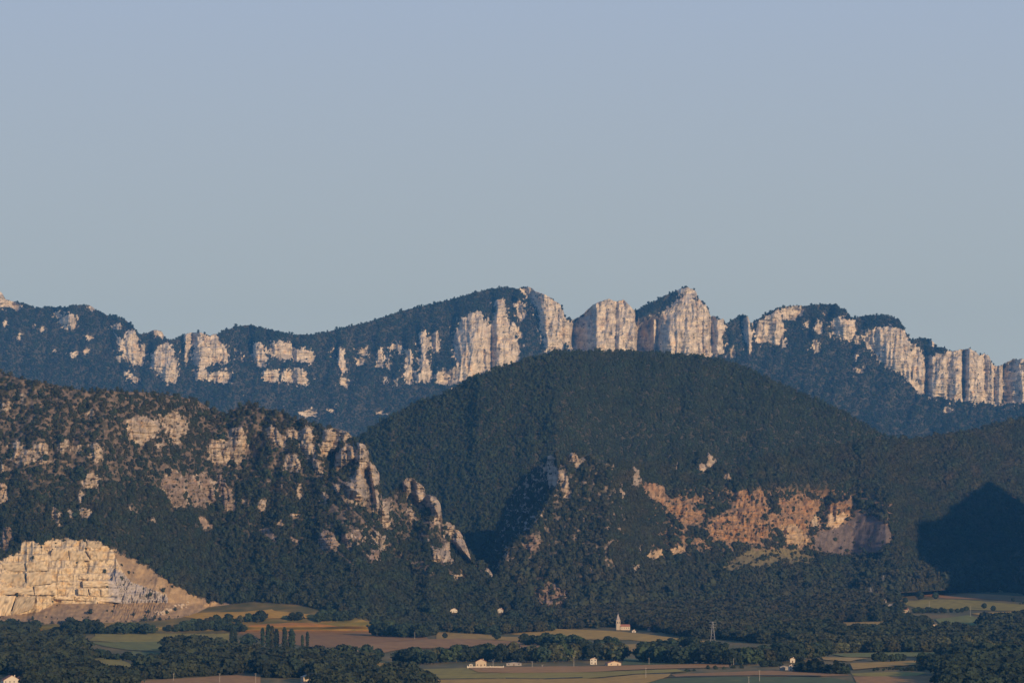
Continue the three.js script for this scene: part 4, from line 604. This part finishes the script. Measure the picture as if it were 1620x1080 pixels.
row('round', [[300, 990], [345, 985], [415, 985]], 9, 13, ['green', 'deep', 'olive'], 'tree at the edge of the tan track field', 'trees at the tan track field');
[[412, 984, 18], [462, 982, 13], [472, 982, 14]].forEach(([X, Y, h], k) => tree('round', X, Y, h * mpp(X, Y), 'deep', ['round tree standing alone in the tan track field', 'first of two round trees above the ploughed field', 'second of two round trees above the ploughed field'][k], undefined, 1.3));
row('round', [[500, 984], [525, 982], [558, 982]], 9, 15, ['deep', 'green'], 'tree in the clump above the ploughed field', 'clump above the ploughed field');
row('round', [[592, 1006], [640, 1008], [676, 1009]], 15, 22, ['deep', 'deep', 'green'], 'tall dark tree at the wood edge above the pink field', 'wood edge above the pink field');
row('round', [[705, 1000], [760, 1003], [800, 1003], [880, 998]], 20, 15, ['green', 'deep', 'olive'], 'tree in the belt below the hillside houses', 'belt below the hillside houses');
[[681, 1003, 14], [704, 1010, 9], [787, 1012, 15]].forEach(([X, Y, h], k) => tree('round', X, Y, h * mpp(X, Y), 'deep', ['dark tree just off the wood edge above the pink field', 'small lone tree on the tan pasture', 'dark lone tree at the pasture corner below the belt'][k]));
row('round', [[626, 1049], [680, 1050], [740, 1046], [775, 1046]], 22, 24, ['deep', 'green', 'olive', 'deep'], 'dark tree in the belt behind the gabled farmhouse', 'belt behind the gabled farmhouse');
row('round', [[780, 1047], [860, 1048], [930, 1044], [988, 1045]], 26, 25, ['green', 'deep', 'olive', 'pale'], 'tree in the belt between the farmhouse and the low barn', 'belt behind the low barn');
row('round', [[824, 1020], [870, 1022], [930, 1026], [984, 1028]], 18, 17, ['deep', 'green'], 'tree in the upper hedge below the church field', 'upper hedge below the church');
row('round', [[1012, 1046], [1050, 1048], [1088, 1050], [1160, 1052]], 26, 26, ['deep', 'deep', 'green'], 'dark tree in the wood beside the shaded green field', 'wood beside the shaded field');
row('round', [[1030, 1024], [1090, 1024], [1150, 1028]], 13, 14, ['green', 'deep'], 'tree at the back of the wood below the mast', 'wood below the mast');
row('round', [[1150, 1052], [1210, 1050], [1250, 1046], [1310, 1040]], 24, 26, ['green', 'olive', 'deep'], 'tree in the tall wood above the green crop', 'tall wood above the crop');
row('round', [[1300, 1034], [1360, 1032], [1430, 1032], [1500, 1030]], 20, 18, ['olive', 'green', 'pale'], 'paler tree in the row behind the green field', 'row behind the green field');
row('cone', [[1262, 1062], [1295, 1064], [1346, 1066]], 15, 19, ['deep'], 'black-green conifer in the dense hedge by the white gable', 'conifer hedge by the white gable', 1.5);
row('round', [[1205, 1055], [1236, 1054]], 6, 11, ['deep'], 'low dark tree beside the grey barn', 'trees beside the grey barn');
row('round', [[1380, 1046], [1400, 1047], [1435, 1046]], 7, 13, ['deep', 'green'], 'round tree in the clump before the green field', 'clump before the green field');
row('round', [[1458, 1056], [1480, 1058], [1502, 1055]], 8, 20, ['deep', 'green', 'olive'], 'tree screening the red-roofed buildings', 'trees by the red roofs');
row('round', [[1445, 970], [1470, 970], [1500, 970], [1536, 967]], 12, 9, ['deep', 'green'], 'small round tree in the orchard row by the reddish house', 'row of round trees');
[[1456, 949, 14], [1481, 948, 11], [1433, 954, 9], [1558, 963, 9], [1572, 967, 9], [1604, 952, 7]].forEach(([X, Y, h], k) => tree('round', X, Y, h * mpp(X, Y), 'deep', ['tallest tree at the end of the reddish field', 'round tree below the reddish field', 'small tree above the reddish house', 'first of two lone trees in the olive pasture', 'second of two lone trees in the olive pasture', 'lone bush-like tree below the reddish field'][k]));
row('round', [[1490, 1040], [1500, 1048], [1530, 1046], [1570, 1044], [1625, 1046]], 16, 26, ['deep', 'olive', 'green'], 'tree on the crest of the dark corner wood', 'top of the corner wood');
[[1530, 1036, 30, 'olive'], [1563, 1040, 26, 'olive']].forEach(([X, Y, h, t], k) => tree('round', X, Y, h * mpp(X, Y), t, k ? 'pale pointed tree, smaller of two, rising from the corner wood' : 'pale tree, larger of two, rising from the corner wood', undefined, .9));
[[558, 1040, 18], [580, 1042, 22], [598, 1044, 18]].forEach(([X, Y, h], k) => tree(k ? 'round' : 'tall', X, Y, h * mpp(X, Y), 'deep', ['narrow dark tree beside the small white house', 'broad tree next to the small white house', 'round tree past the small white house'][k], undefined, k ? 1.15 : 1.4));
row('round', [[505, 1050], [530, 1052], [560, 1052], [600, 1052]], 14, 20, ['deep', 'green', 'olive'], 'tree in the wood before the pink field', 'wood before the pink field');
row('bush', [[1082, 1063], [1100, 1062]], 3, 5, ['deep'], 'low dark shrub at the field corner', 'shrubs at the field corner');
row('bush', [[1115, 1058], [1180, 1057]], 5, 6, ['deep', 'green'], 'shrub at the foot of the tall wood', 'shrubs under the tall wood');
console.log('trees', nTrees);

// woods on the valley floor
function woodland(label, tints, hpx, dens, ...polys) {
  const list = [];
  for (const pts of polys) fillPolyAny(pts, (X, Y) => {
    const m = mpp(X, Y), down = Math.abs(Vd(X, Y + .5) - Vd(X, Y - .5)), n = Math.floor(down * m / 42 * dens + rnd());
    if (sownAt(X, Y) || cleared(X, Y)) return;
    for (let k = 0; k < n; k++) { const x = X + rr(-.5, .5), y = Y + rr(-.5, .5), p = V(x, y); let h = hpx * m * (.45 + 1.0 * Math.pow(rnd(), 1.3)); if (sownAt(X, Y - .8 * hpx) || sownAt(X, Y - .45 * hpx)) { if (rnd() < .35) continue; h *= .55; } p.y -= h * .1; const t = {}; for (const q of tints) t[q] = .25 + rnd() + .7 * n2(x / 20 + q.length * 9, y / 8); list.push({ p, h, w: rr(.95, 1.35), turn: rnd() * 6.28, c: blendTint(t) }); }
  });
  mass('woodland', label, list, nearCrowns);
}
function fillPolyAny(pts, f) {
  let y0 = 1e9, y1 = -1e9; for (const p of pts) { y0 = Math.min(y0, p[1]); y1 = Math.max(y1, p[1]); }
  for (let y = Math.ceil(y0); y <= y1; y++) { const xs = []; for (let k = 0; k < pts.length; k++) { const [ax, ay] = pts[k], [bx, by] = pts[(k + 1) % pts.length]; if ((ay <= y) !== (by <= y)) xs.push(ax + (y - ay) / (by - ay) * (bx - ax)); } xs.sort((a, b) => a - b); for (let k = 0; k + 1 < xs.length; k += 2) for (let x = Math.ceil(xs[k]); x <= xs[k + 1]; x++) f(x, y); }
}
woodland('dark wood filling the lower corner below the quarry', ['green', 'deep', 'deep', 'olive'], 23, .42, [[-160, 1010], [40, 1014], [95, 1018], [125, 1026], [128, 1040], [150, 1060], [195, 1072], [215, 1082], [215, 1100], [40, 1100], [30, 1068], [-160, 1066]]);
woodland('trees along the foot of the pale quarry', ['deep', 'green'], 15, .8, [[-160, 992], [90, 990], [148, 992], [148, 1002], [104, 1004], [56, 996], [50, 1006], [-160, 1010]]);
woodland('dark wood around the pale poplars', ['deep', 'deep', 'green', 'olive'], 22, .45, [[258, 1030], [300, 1026], [345, 1032], [380, 1046], [470, 1050], [500, 1050], [505, 1072], [420, 1074], [410, 1064], [350, 1068], [300, 1071], [215, 1078], [205, 1068], [235, 1058], [270, 1056]]);
woodland('wood below the white house by the pink field', ['deep', 'green', 'olive'], 21, .45, [[500, 1046], [560, 1048], [580, 1056], [620, 1070], [678, 1074], [682, 1100], [500, 1100]]);
woodland('wood over the hillside foot by the small houses', ['green', 'deep', 'olive'], 13, .8, [[590, 990], [680, 992], [760, 990], [880, 990], [890, 996], [800, 1002], [700, 1000], [676, 1007], [600, 1004]]);
woodland('dark wooded bank in the eastern valley', ['deep', 'deep', 'green', 'olive'], 18, .45, [[1210, 1006], [1320, 996], [1390, 990], [1460, 994], [1540, 990], [1570, 982], [1950, 976], [1950, 1030], [1500, 1024], [1400, 1022], [1300, 1020], [1200, 1018]]);
woodland('belt of pale trees on the eastern bank', ['olive', 'pale', 'green'], 16, .5, [[1290, 1018], [1400, 1018], [1490, 1024], [1500, 1031], [1300, 1033], [1230, 1026]]);
woodland('black-green wood in the lower corner', ['deep', 'deep', 'green'], 27, .45, [[1495, 1052], [1540, 1048], [1600, 1050], [1950, 1046], [1950, 1110], [1492, 1110]]);
woodland('wooded foot of the eastern hill', ['green', 'olive', 'deep'], 15, .55, [[1395, 955], [1430, 944], [1560, 934], [1610, 932], [1950, 926], [1950, 940], [1600, 938], [1500, 936], [1420, 940], [1420, 952]], [[1340, 992], [1400, 964], [1440, 970], [1440, 976], [1400, 982], [1340, 1000]], [[1150, 1012], [1300, 998], [1340, 996], [1300, 1010], [1200, 1018]]);
woodland('mixed wood on the gentle slope between church and hamlet', ['green', 'deep', 'deep', 'olive', 'brown'], 15, .6, [[870, 986], [960, 966], [1060, 968], [1180, 964], [1300, 956], [1392, 940], [1402, 956], [1392, 972], [1350, 990], [1300, 1000], [1200, 1012], [1120, 1012], [1060, 1004], [1000, 994], [960, 992], [900, 996]]);
woodland('hedge below the tan pasture', ['deep', 'green'], 7, .8, [[1540, 953], [1620, 956], [1620, 959], [1545, 957]], [[1380, 1058], [1500, 1058], [1500, 1062], [1380, 1062]], [[960, 1002], [1010, 1004], [1060, 1010], [1040, 1012], [960, 1005]]);

// ------------------------------------------------------------------ houses
const ROOF = mat(.30, .13, .085), ROOFD = mat(.21, .105, .075), ROOFG = mat(.17, .17, .19), WALLW = mat(.54, .5, .43), WALLC = mat(.5, .41, .3), WALLG = mat(.3, .28, .26), GLASS = mat(.04, .05, .06, .25), WOODM = mat(.15, .1, .07), METAL = mat(.35, .36, .38, .5);
function prism(w, h, d, g) { const s = new THREE.Shape([[-w / 2, 0], [w / 2, 0], [w / 2, h], [0, h + g], [-w / 2, h]].map(([x, y]) => new THREE.Vector2(x, y))); return new THREE.ExtrudeGeometry(s, { depth: d, bevelEnabled: false }).translate(0, 0, -d / 2); }
function add(root, name, geo, m) { const o = new THREE.Mesh(geo, m); o.name = name; root.add(o); return o; }
function house(name, label, X, Y, w, h, d, o = {}) {
  const g = new THREE.Group(); g.name = numbered(name); surface(X, Y, g.position); g.position.y += .1; g.rotation.y = o.turn ?? 0;
  const gh = o.gable ?? w * .25, wall = o.wall ?? WALLW, roofM = o.roof ?? ROOF;
  add(g, 'wall', prism(w, h, d, gh), wall);
  const sl = Math.atan2(gh, w / 2), L = Math.hypot(gh, w / 2) + .5, roof = new THREE.Group(); roof.name = 'roof'; g.add(roof);
  for (const s of [-1, 1]) { const r = add(roof, 'roof_slope', new THREE.BoxGeometry(L, .22, d + .8), roofM); r.rotation.z = -s * sl; r.position.set(s * (Math.cos(sl) * (L / 2 - .02)), h + gh - Math.sin(sl) * L / 2 + .16, 0); }
  if (o.chimney !== 0) { const c = add(roof, 'chimney', new THREE.BoxGeometry(.7, 1.5, .7), wall); c.position.set(w * .2, h + gh * .9, d * .2); }
  const nw = o.windows ?? Math.max(1, Math.round(w / 3.5)), floors = h > 4.6 ? 2 : 1;
  for (let f = 0; f < floors; f++) for (let k = 0; k < nw; k++) { const x = (k + .5) / nw * w - w / 2; if (f === 0 && k === Math.floor(nw / 2)) { const dr = add(g, 'door', new THREE.BoxGeometry(1.1, 2.1, .12), WOODM); dr.position.set(x, 1.05, d / 2 + .05); continue; } const wd = add(g, 'window', new THREE.BoxGeometry(1, 1.25, .1), GLASS); wd.position.set(x, 1.6 + f * 2.7, d / 2 + .04); }
  const ns = Math.max(1, Math.round(d / 4)); for (let k = 0; k < ns; k++) for (const s of [-1, 1]) { const wd = add(g, 'window', new THREE.BoxGeometry(.1, 1.25, 1), GLASS); wd.position.set(s * (w / 2 + .04), 1.7, (k + .5) / ns * d - d / 2); }
  tag(g, label, o.category ?? 'house', o.group); scene.add(shade(g)); return g;
}
// the church: square tower with a slender spire, nave to its right
{
  const g = new THREE.Group(); g.name = 'church'; surface(978, 997, g.position); g.position.y += .5; const STONE = mat(.4, .35, .28), SPIRE = mat(.3, .27, .26);
  const tower = new THREE.Group(); tower.name = 'tower'; g.add(tower);
  add(tower, 'tower_wall', new THREE.BoxGeometry(5.2, 12.5, 5.2).translate(0, 6.25, 0), STONE);
  add(tower, 'cornice', new THREE.BoxGeometry(5.7, .5, 5.7).translate(0, 12.6, 0), STONE);
  for (const [x, z] of [[-1.1, 2.62], [1.1, 2.62]]) add(tower, 'belfry_opening', new THREE.BoxGeometry(.9, 2.6, .15).translate(x, 9.6, z), GLASS);
  for (const z of [-1.1, 1.1]) add(tower, 'belfry_opening', new THREE.BoxGeometry(.15, 2.6, .9).translate(2.62, 9.6, z), GLASS);
  add(tower, 'spire', new THREE.ConeGeometry(3.5, 8.8, 4).rotateY(Math.PI / 4).translate(0, 17.2, 0), SPIRE);
  add(tower, 'cross', mergeGeometries([new THREE.BoxGeometry(.14, 1.4, .14).translate(0, 22.2, 0), new THREE.BoxGeometry(.8, .14, .14).translate(0, 22.3, 0)]), METAL);
  const nave = new THREE.Group(); nave.name = 'nave'; g.add(nave);
  add(nave, 'nave_wall', prism(7.5, 4.4, 12.5, 2.6).rotateY(Math.PI / 2).translate(8.9, 0, 0), mat(.5, .43, .34));
  for (const s of [-1, 1]) { const r = add(nave, 'roof_slope', new THREE.BoxGeometry(13, .25, 4.9), ROOF); r.rotation.x = s * Math.atan2(2.6, 3.75); r.position.set(8.9, 5.85, s * 1.98); }
  for (let k = 0; k < 4; k++) add(nave, 'window', new THREE.BoxGeometry(.7, 1.9, .12).translate(4.5 + k * 2.9, 2.5, 3.78), GLASS);
  g.rotation.y = .12; tag(g, 'small stone church with pointed spire at the forest edge', 'church'); scene.add(shade(g));
}
house('farmhouse', 'cream gabled farmhouse with red roof behind a long white wall', 761, 1054, 10.5, 4.6, 12, { wall: WALLC, gable: 2.6 });
house('outbuilding', 'tiny white outbuilding at the end of the white wall', 745, 1055, 3.4, 2.2, 3, { windows: 1, chimney: 0, roof: WALLW });
{
  const g = new THREE.Group(); g.name = 'garden_wall'; V(768, 1056.5, g.position); add(g, 'wall', new THREE.BoxGeometry(36, 1.5, .4).translate(0, .75, 0), WALLW); add(g, 'coping', new THREE.BoxGeometry(36.2, .14, .55).translate(0, 1.57, 0), WALLC);
  for (const x of [-17.6, 4.5, 17.6]) add(g, 'gate_post', new THREE.BoxGeometry(.8, 2.3, .8).translate(x, 1.15, .1), WALLW);
  tag(g, 'long low white wall in front of the gabled farmhouse', 'wall'); scene.add(shade(g));
}
house('shed', 'long low shed with a blue-grey roof beside the farmhouse', 813, 1053, 15, 2.4, 8, { wall: WALLG, roof: ROOFG, gable: 1, chimney: 0, windows: 3, category: 'shed' });
house('house', 'tall cream cube house with red roof at the belt of trees', 939, 1051, 6.6, 5.4, 7, { gable: 1.2, windows: 2 });
house('barn', 'low tan barn with a wide brown roof beyond the cube house', 970, 1053, 14, 2.6, 9, { wall: WALLC, roof: ROOF, gable: 2, chimney: 0, windows: 2, turn: .3, category: 'barn' });
house('house', 'white house with red roof on the wooded slope, nearer the quarry', 717, 969, 9.5, 3.6, 8, { gable: 2.2, turn: .2 });
house('house', 'white gabled house high on the slope near the gorge mouth', 792, 969.5, 7.5, 4.2, 8, { gable: 2.2, turn: -.2 });
house('cottage', 'tiny cottage half hidden in the hillside wood', 664, 961, 5, 3.2, 6, { gable: 1.6, windows: 1 });
house('warehouse', 'long pale flat-roofed building among trees below the quarry', 223, 996, 24, 4.2, 9, { wall: WALLC, roof: WALLG, gable: .6, chimney: 0, windows: 5, category: 'warehouse' });
house('cottage', 'small white building next to the long pale one', 244, 996.5, 5.2, 3.4, 5, { windows: 1, gable: 1 });
house('house', 'small white house with red roof beside a narrow dark tree', 564, 1037, 7, 3.8, 7, { gable: 1.6, turn: -.15 });
house('house', 'pale house with a tan roof at the lower edge among trees', 488, 1080, 12.5, 5.2, 9, { wall: WALLC, roof: WALLC, gable: 2.2, turn: .35 });
house('house', 'large white gabled house in the lower corner', 16, 1086, 15, 5.6, 11, { gable: 4.2, turn: .35 });
house('house', 'white gabled annex attached beyond the corner house', 32, 1083, 8, 5, 9, { gable: 2.6, turn: .35 });
house('house', 'bright white gable with red roof in the eastern wood', 1375, 973, 6.2, 3.6, 7, { gable: 2, turn: .5 });
house('barn', 'grey-roofed barn in the hamlet under the eastern wood', 1412, 961, 12, 3, 8, { wall: WALLC, roof: WALLC, gable: 1.6, chimney: 0, category: 'barn', turn: 1.2 });
house('house', 'little pale house above the grey-roofed hamlet barn', 1399, 953, 6.5, 3, 6, { gable: 1.4 });
house('farmhouse', 'reddish roofed house at the start of the round tree row', 1433, 969, 13, 4, 8, { roof: ROOF, wall: WALLC, gable: 2.4, turn: 1.35 });
house('house', 'white house front squeezed against the conifer hedge', 1251, 1061, 3.9, 4.8, 7, { gable: 1, windows: 1 });
house('barn', 'grey barn adjoining the white house front', 1241, 1060, 8.5, 3.2, 7, { wall: WALLG, roof: ROOFG, gable: 1, chimney: 0, windows: 1, category: 'barn' });
house('house', 'pale house roof rising behind the conifer hedge', 1254, 1048, 5, 3.8, 6, { gable: 1.2, windows: 1 });
house('cottage', 'white speck of a cottage in the dark eastern trees', 1228, 1013, 4.4, 3, 5, { gable: 1.1, windows: 1 });
house('house', 'white house end on the dark wooded bank', 1472, 993, 4.6, 3.2, 5, { gable: .9, windows: 1 });
house('barn', 'long tan barn running back from the white house end', 1482, 991.5, 13, 2.3, 5, { wall: WALLC, roof: WALLC, gable: .7, chimney: 0, category: 'barn' });
house('cottage', 'white cottage beyond the church nave', 1029, 998, 5.4, 3, 6, { gable: 1.3, windows: 1, turn: .3 });
house('cottage', 'small red-roofed cottage just below the church', 1003, 1000.5, 4.8, 2.2, 5, { gable: 1.4, windows: 1 });
house('house', 'red-roofed building at the edge of the corner wood', 1503, 1051, 11, 4, 9, { wall: WALLC, roof: ROOFD, gable: 2, turn: .5 });
house('barn', 'grey-roofed barn behind the red roof at the corner wood', 1497, 1044, 9, 3.8, 8, { wall: WALLG, roof: ROOFG, gable: 1.6, chimney: 0, category: 'barn' });
house('cottage', 'pair-like white cottage in the wood under the quarry trees', 27, 1013, 5.4, 2.6, 5, { gable: 1, windows: 1 });
house('shed', 'first grey shed beside the lower meadow', 185, 1065, 4.2, 3, 5, { wall: WALLG, roof: ROOFG, gable: .8, chimney: 0, windows: 1, category: 'shed' });
house('shed', 'second grey shed beside the lower meadow', 197, 1065.5, 5, 2.6, 5, { wall: WALLG, roof: ROOFG, gable: .8, chimney: 0, windows: 1, category: 'shed' });

// ------------------------------------------------------------------ poles, pylons and boulders
const POLE = mat(.42, .39, .34);
function pole(X, Y, hpx, label, arms = 1, group = 'utility poles in the fields') {
  const g = new THREE.Group(), h = hpx * mpp(X, Y); g.name = numbered('utility_pole'); surface(X, Y, g.position);
  add(g, 'shaft', new THREE.CylinderGeometry(.11, .19, h, 8).translate(0, h / 2, 0), POLE);
  for (let k = 0; k < arms; k++) { add(g, 'crossarm', new THREE.BoxGeometry(1.8, .12, .12).translate(0, h - .5 - k * .9, 0), POLE); for (const x of [-.8, 0, .8]) add(g, 'insulator', new THREE.CylinderGeometry(.06, .08, .28, 6).translate(x, h - .28 - k * .9, 0), WALLW); }
  tag(g, label, 'pole', group); scene.add(shade(g));
}
pole(780, 1056, 11, 'pole behind the white wall gate post'); pole(842, 1056, 10, 'pole past the blue-grey shed'); pole(858, 1056, 5, 'short post in the pink field past the blue-grey shed'); pole(908, 1055.5, 16, 'tall pole before the cube house'); pole(1027, 1051, 10, 'pole in the shaded green field'); pole(1022, 1073, 17, 'pole beside the bend of the ditch'); pole(1202, 1078, 18, 'pole at the green crop field by the pink strip'); pole(1185, 1081, 11, 'faint pole at the lower edge in the green crop'); pole(274, 1077, 12, 'pole at the brown lower field, first from the sheds'); pole(347, 1080, 15, 'pole in the middle of the brown lower field'); pole(404, 1081, 16, 'pole at the far end of the brown lower field'); pole(213, 1080, 16, 'pole right of the two grey sheds'); pole(160, 1082, 14, 'pole left of the two grey sheds'); pole(1471, 962, 11, 'pole in the pasture above the round trees'); pole(1536, 976, 18, 'pole ending the row of round trees'); pole(1509, 1084, 12, 'T-topped pole before the dark corner wood', 1); pole(1439, 976, 12, 'pole in front of the reddish roofed house'); pole(1161, 1055, 14, 'pole among the trees above the green crop', 0); pole(656, 1011, 12, 'pale pole at the dark wood edge above the pink field', 0);
function pylon(X, Y, hpx, label) {
  const g = new THREE.Group(), h = hpx * mpp(X, Y), w = h * .11; g.name = numbered('pylon'); surface(X, Y, g.position);
  const bar = (a, b, r, name) => { const A = new THREE.Vector3(...a), B = new THREE.Vector3(...b), l = A.distanceTo(B), m = add(g, name, new THREE.CylinderGeometry(r, r, l, 5).translate(0, l / 2, 0), METAL); m.position.copy(A); m.quaternion.setFromUnitVectors(new THREE.Vector3(0, 1, 0), B.sub(A).normalize()); };
  const C4 = [[1, 1], [-1, 1], [-1, -1], [1, -1]], r = (t) => w * mix(1, .18, t);
  for (const [x, z] of C4) bar([x * w, 0, z * w], [x * r(1), h, z * r(1)], .16, 'leg');
  for (let k = 0; k < 6; k++) C4.forEach(([x, z], q) => { const [x2, z2] = C4[(q + 1) % 4], a = k / 6, b = (k + 1) / 6; bar([x * r(a), h * a, z * r(a)], [x2 * r(b), h * b, z2 * r(b)], .08, 'brace'); });
  for (const [t, l] of [[.97, .16], [.84, .2], [.72, .16]]) bar([-h * l, h * t, 0], [h * l, h * t, 0], .13, 'crossarm');
  tag(g, label, 'pylon', 'lattice pylons'); scene.add(shade(g));
}
pylon(1128, 1015, 32, 'tall lattice mast at the forest foot past the church'); pylon(1378, 953, 24, 'lattice pylon above the bright white gable'); pylon(1398, 929, 18, 'farther lattice pylon in the wood above the hamlet');
{
  // broken blocks on the spoil beside the quarry
  const base = new THREE.IcosahedronGeometry(1, 1), p = base.attributes.position; const f = (v) => 1 + .3 * n3(v.x * 1.7, v.y * 1.7, v.z * 1.7), v = new THREE.Vector3();
  for (let k = 0; k < p.count; k++) { v.fromBufferAttribute(p, k); v.multiplyScalar(f(v)); p.setXYZ(k, v.x, v.y * .7, v.z); } base.computeVertexNormals();
  const im = new THREE.InstancedMesh(base, LEAF, 60), c = new THREE.Color(), o = new THREE.Object3D();
  for (let k = 0; k < 60; k++) {
    const t = rnd(), X = mix(246, 296, t) + rr(-4, 4), Y = mix(972, 955, t) + rr(-3, 4), s = rr(.6, 2.1), v = rr(.8, 1.1);
    surface(X, Y, o.position); o.position.y += s * .2; o.scale.setScalar(s); o.rotation.set(0, rnd() * 6.28, rr(-.3, .3)); o.updateMatrix(); im.setMatrixAt(k, o.matrix); im.setColorAt(k, c.setRGB(.5 * v, .41 * v, .3 * v));
  }
  im.name = 'rubble'; tag(im, 'pale broken limestone rubble strewn on the spoil beside the quarry', 'rubble', null, 'stuff'); im.castShadow = im.receiveShadow = true; scene.add(im);
}
renderer.render(scene, camera);
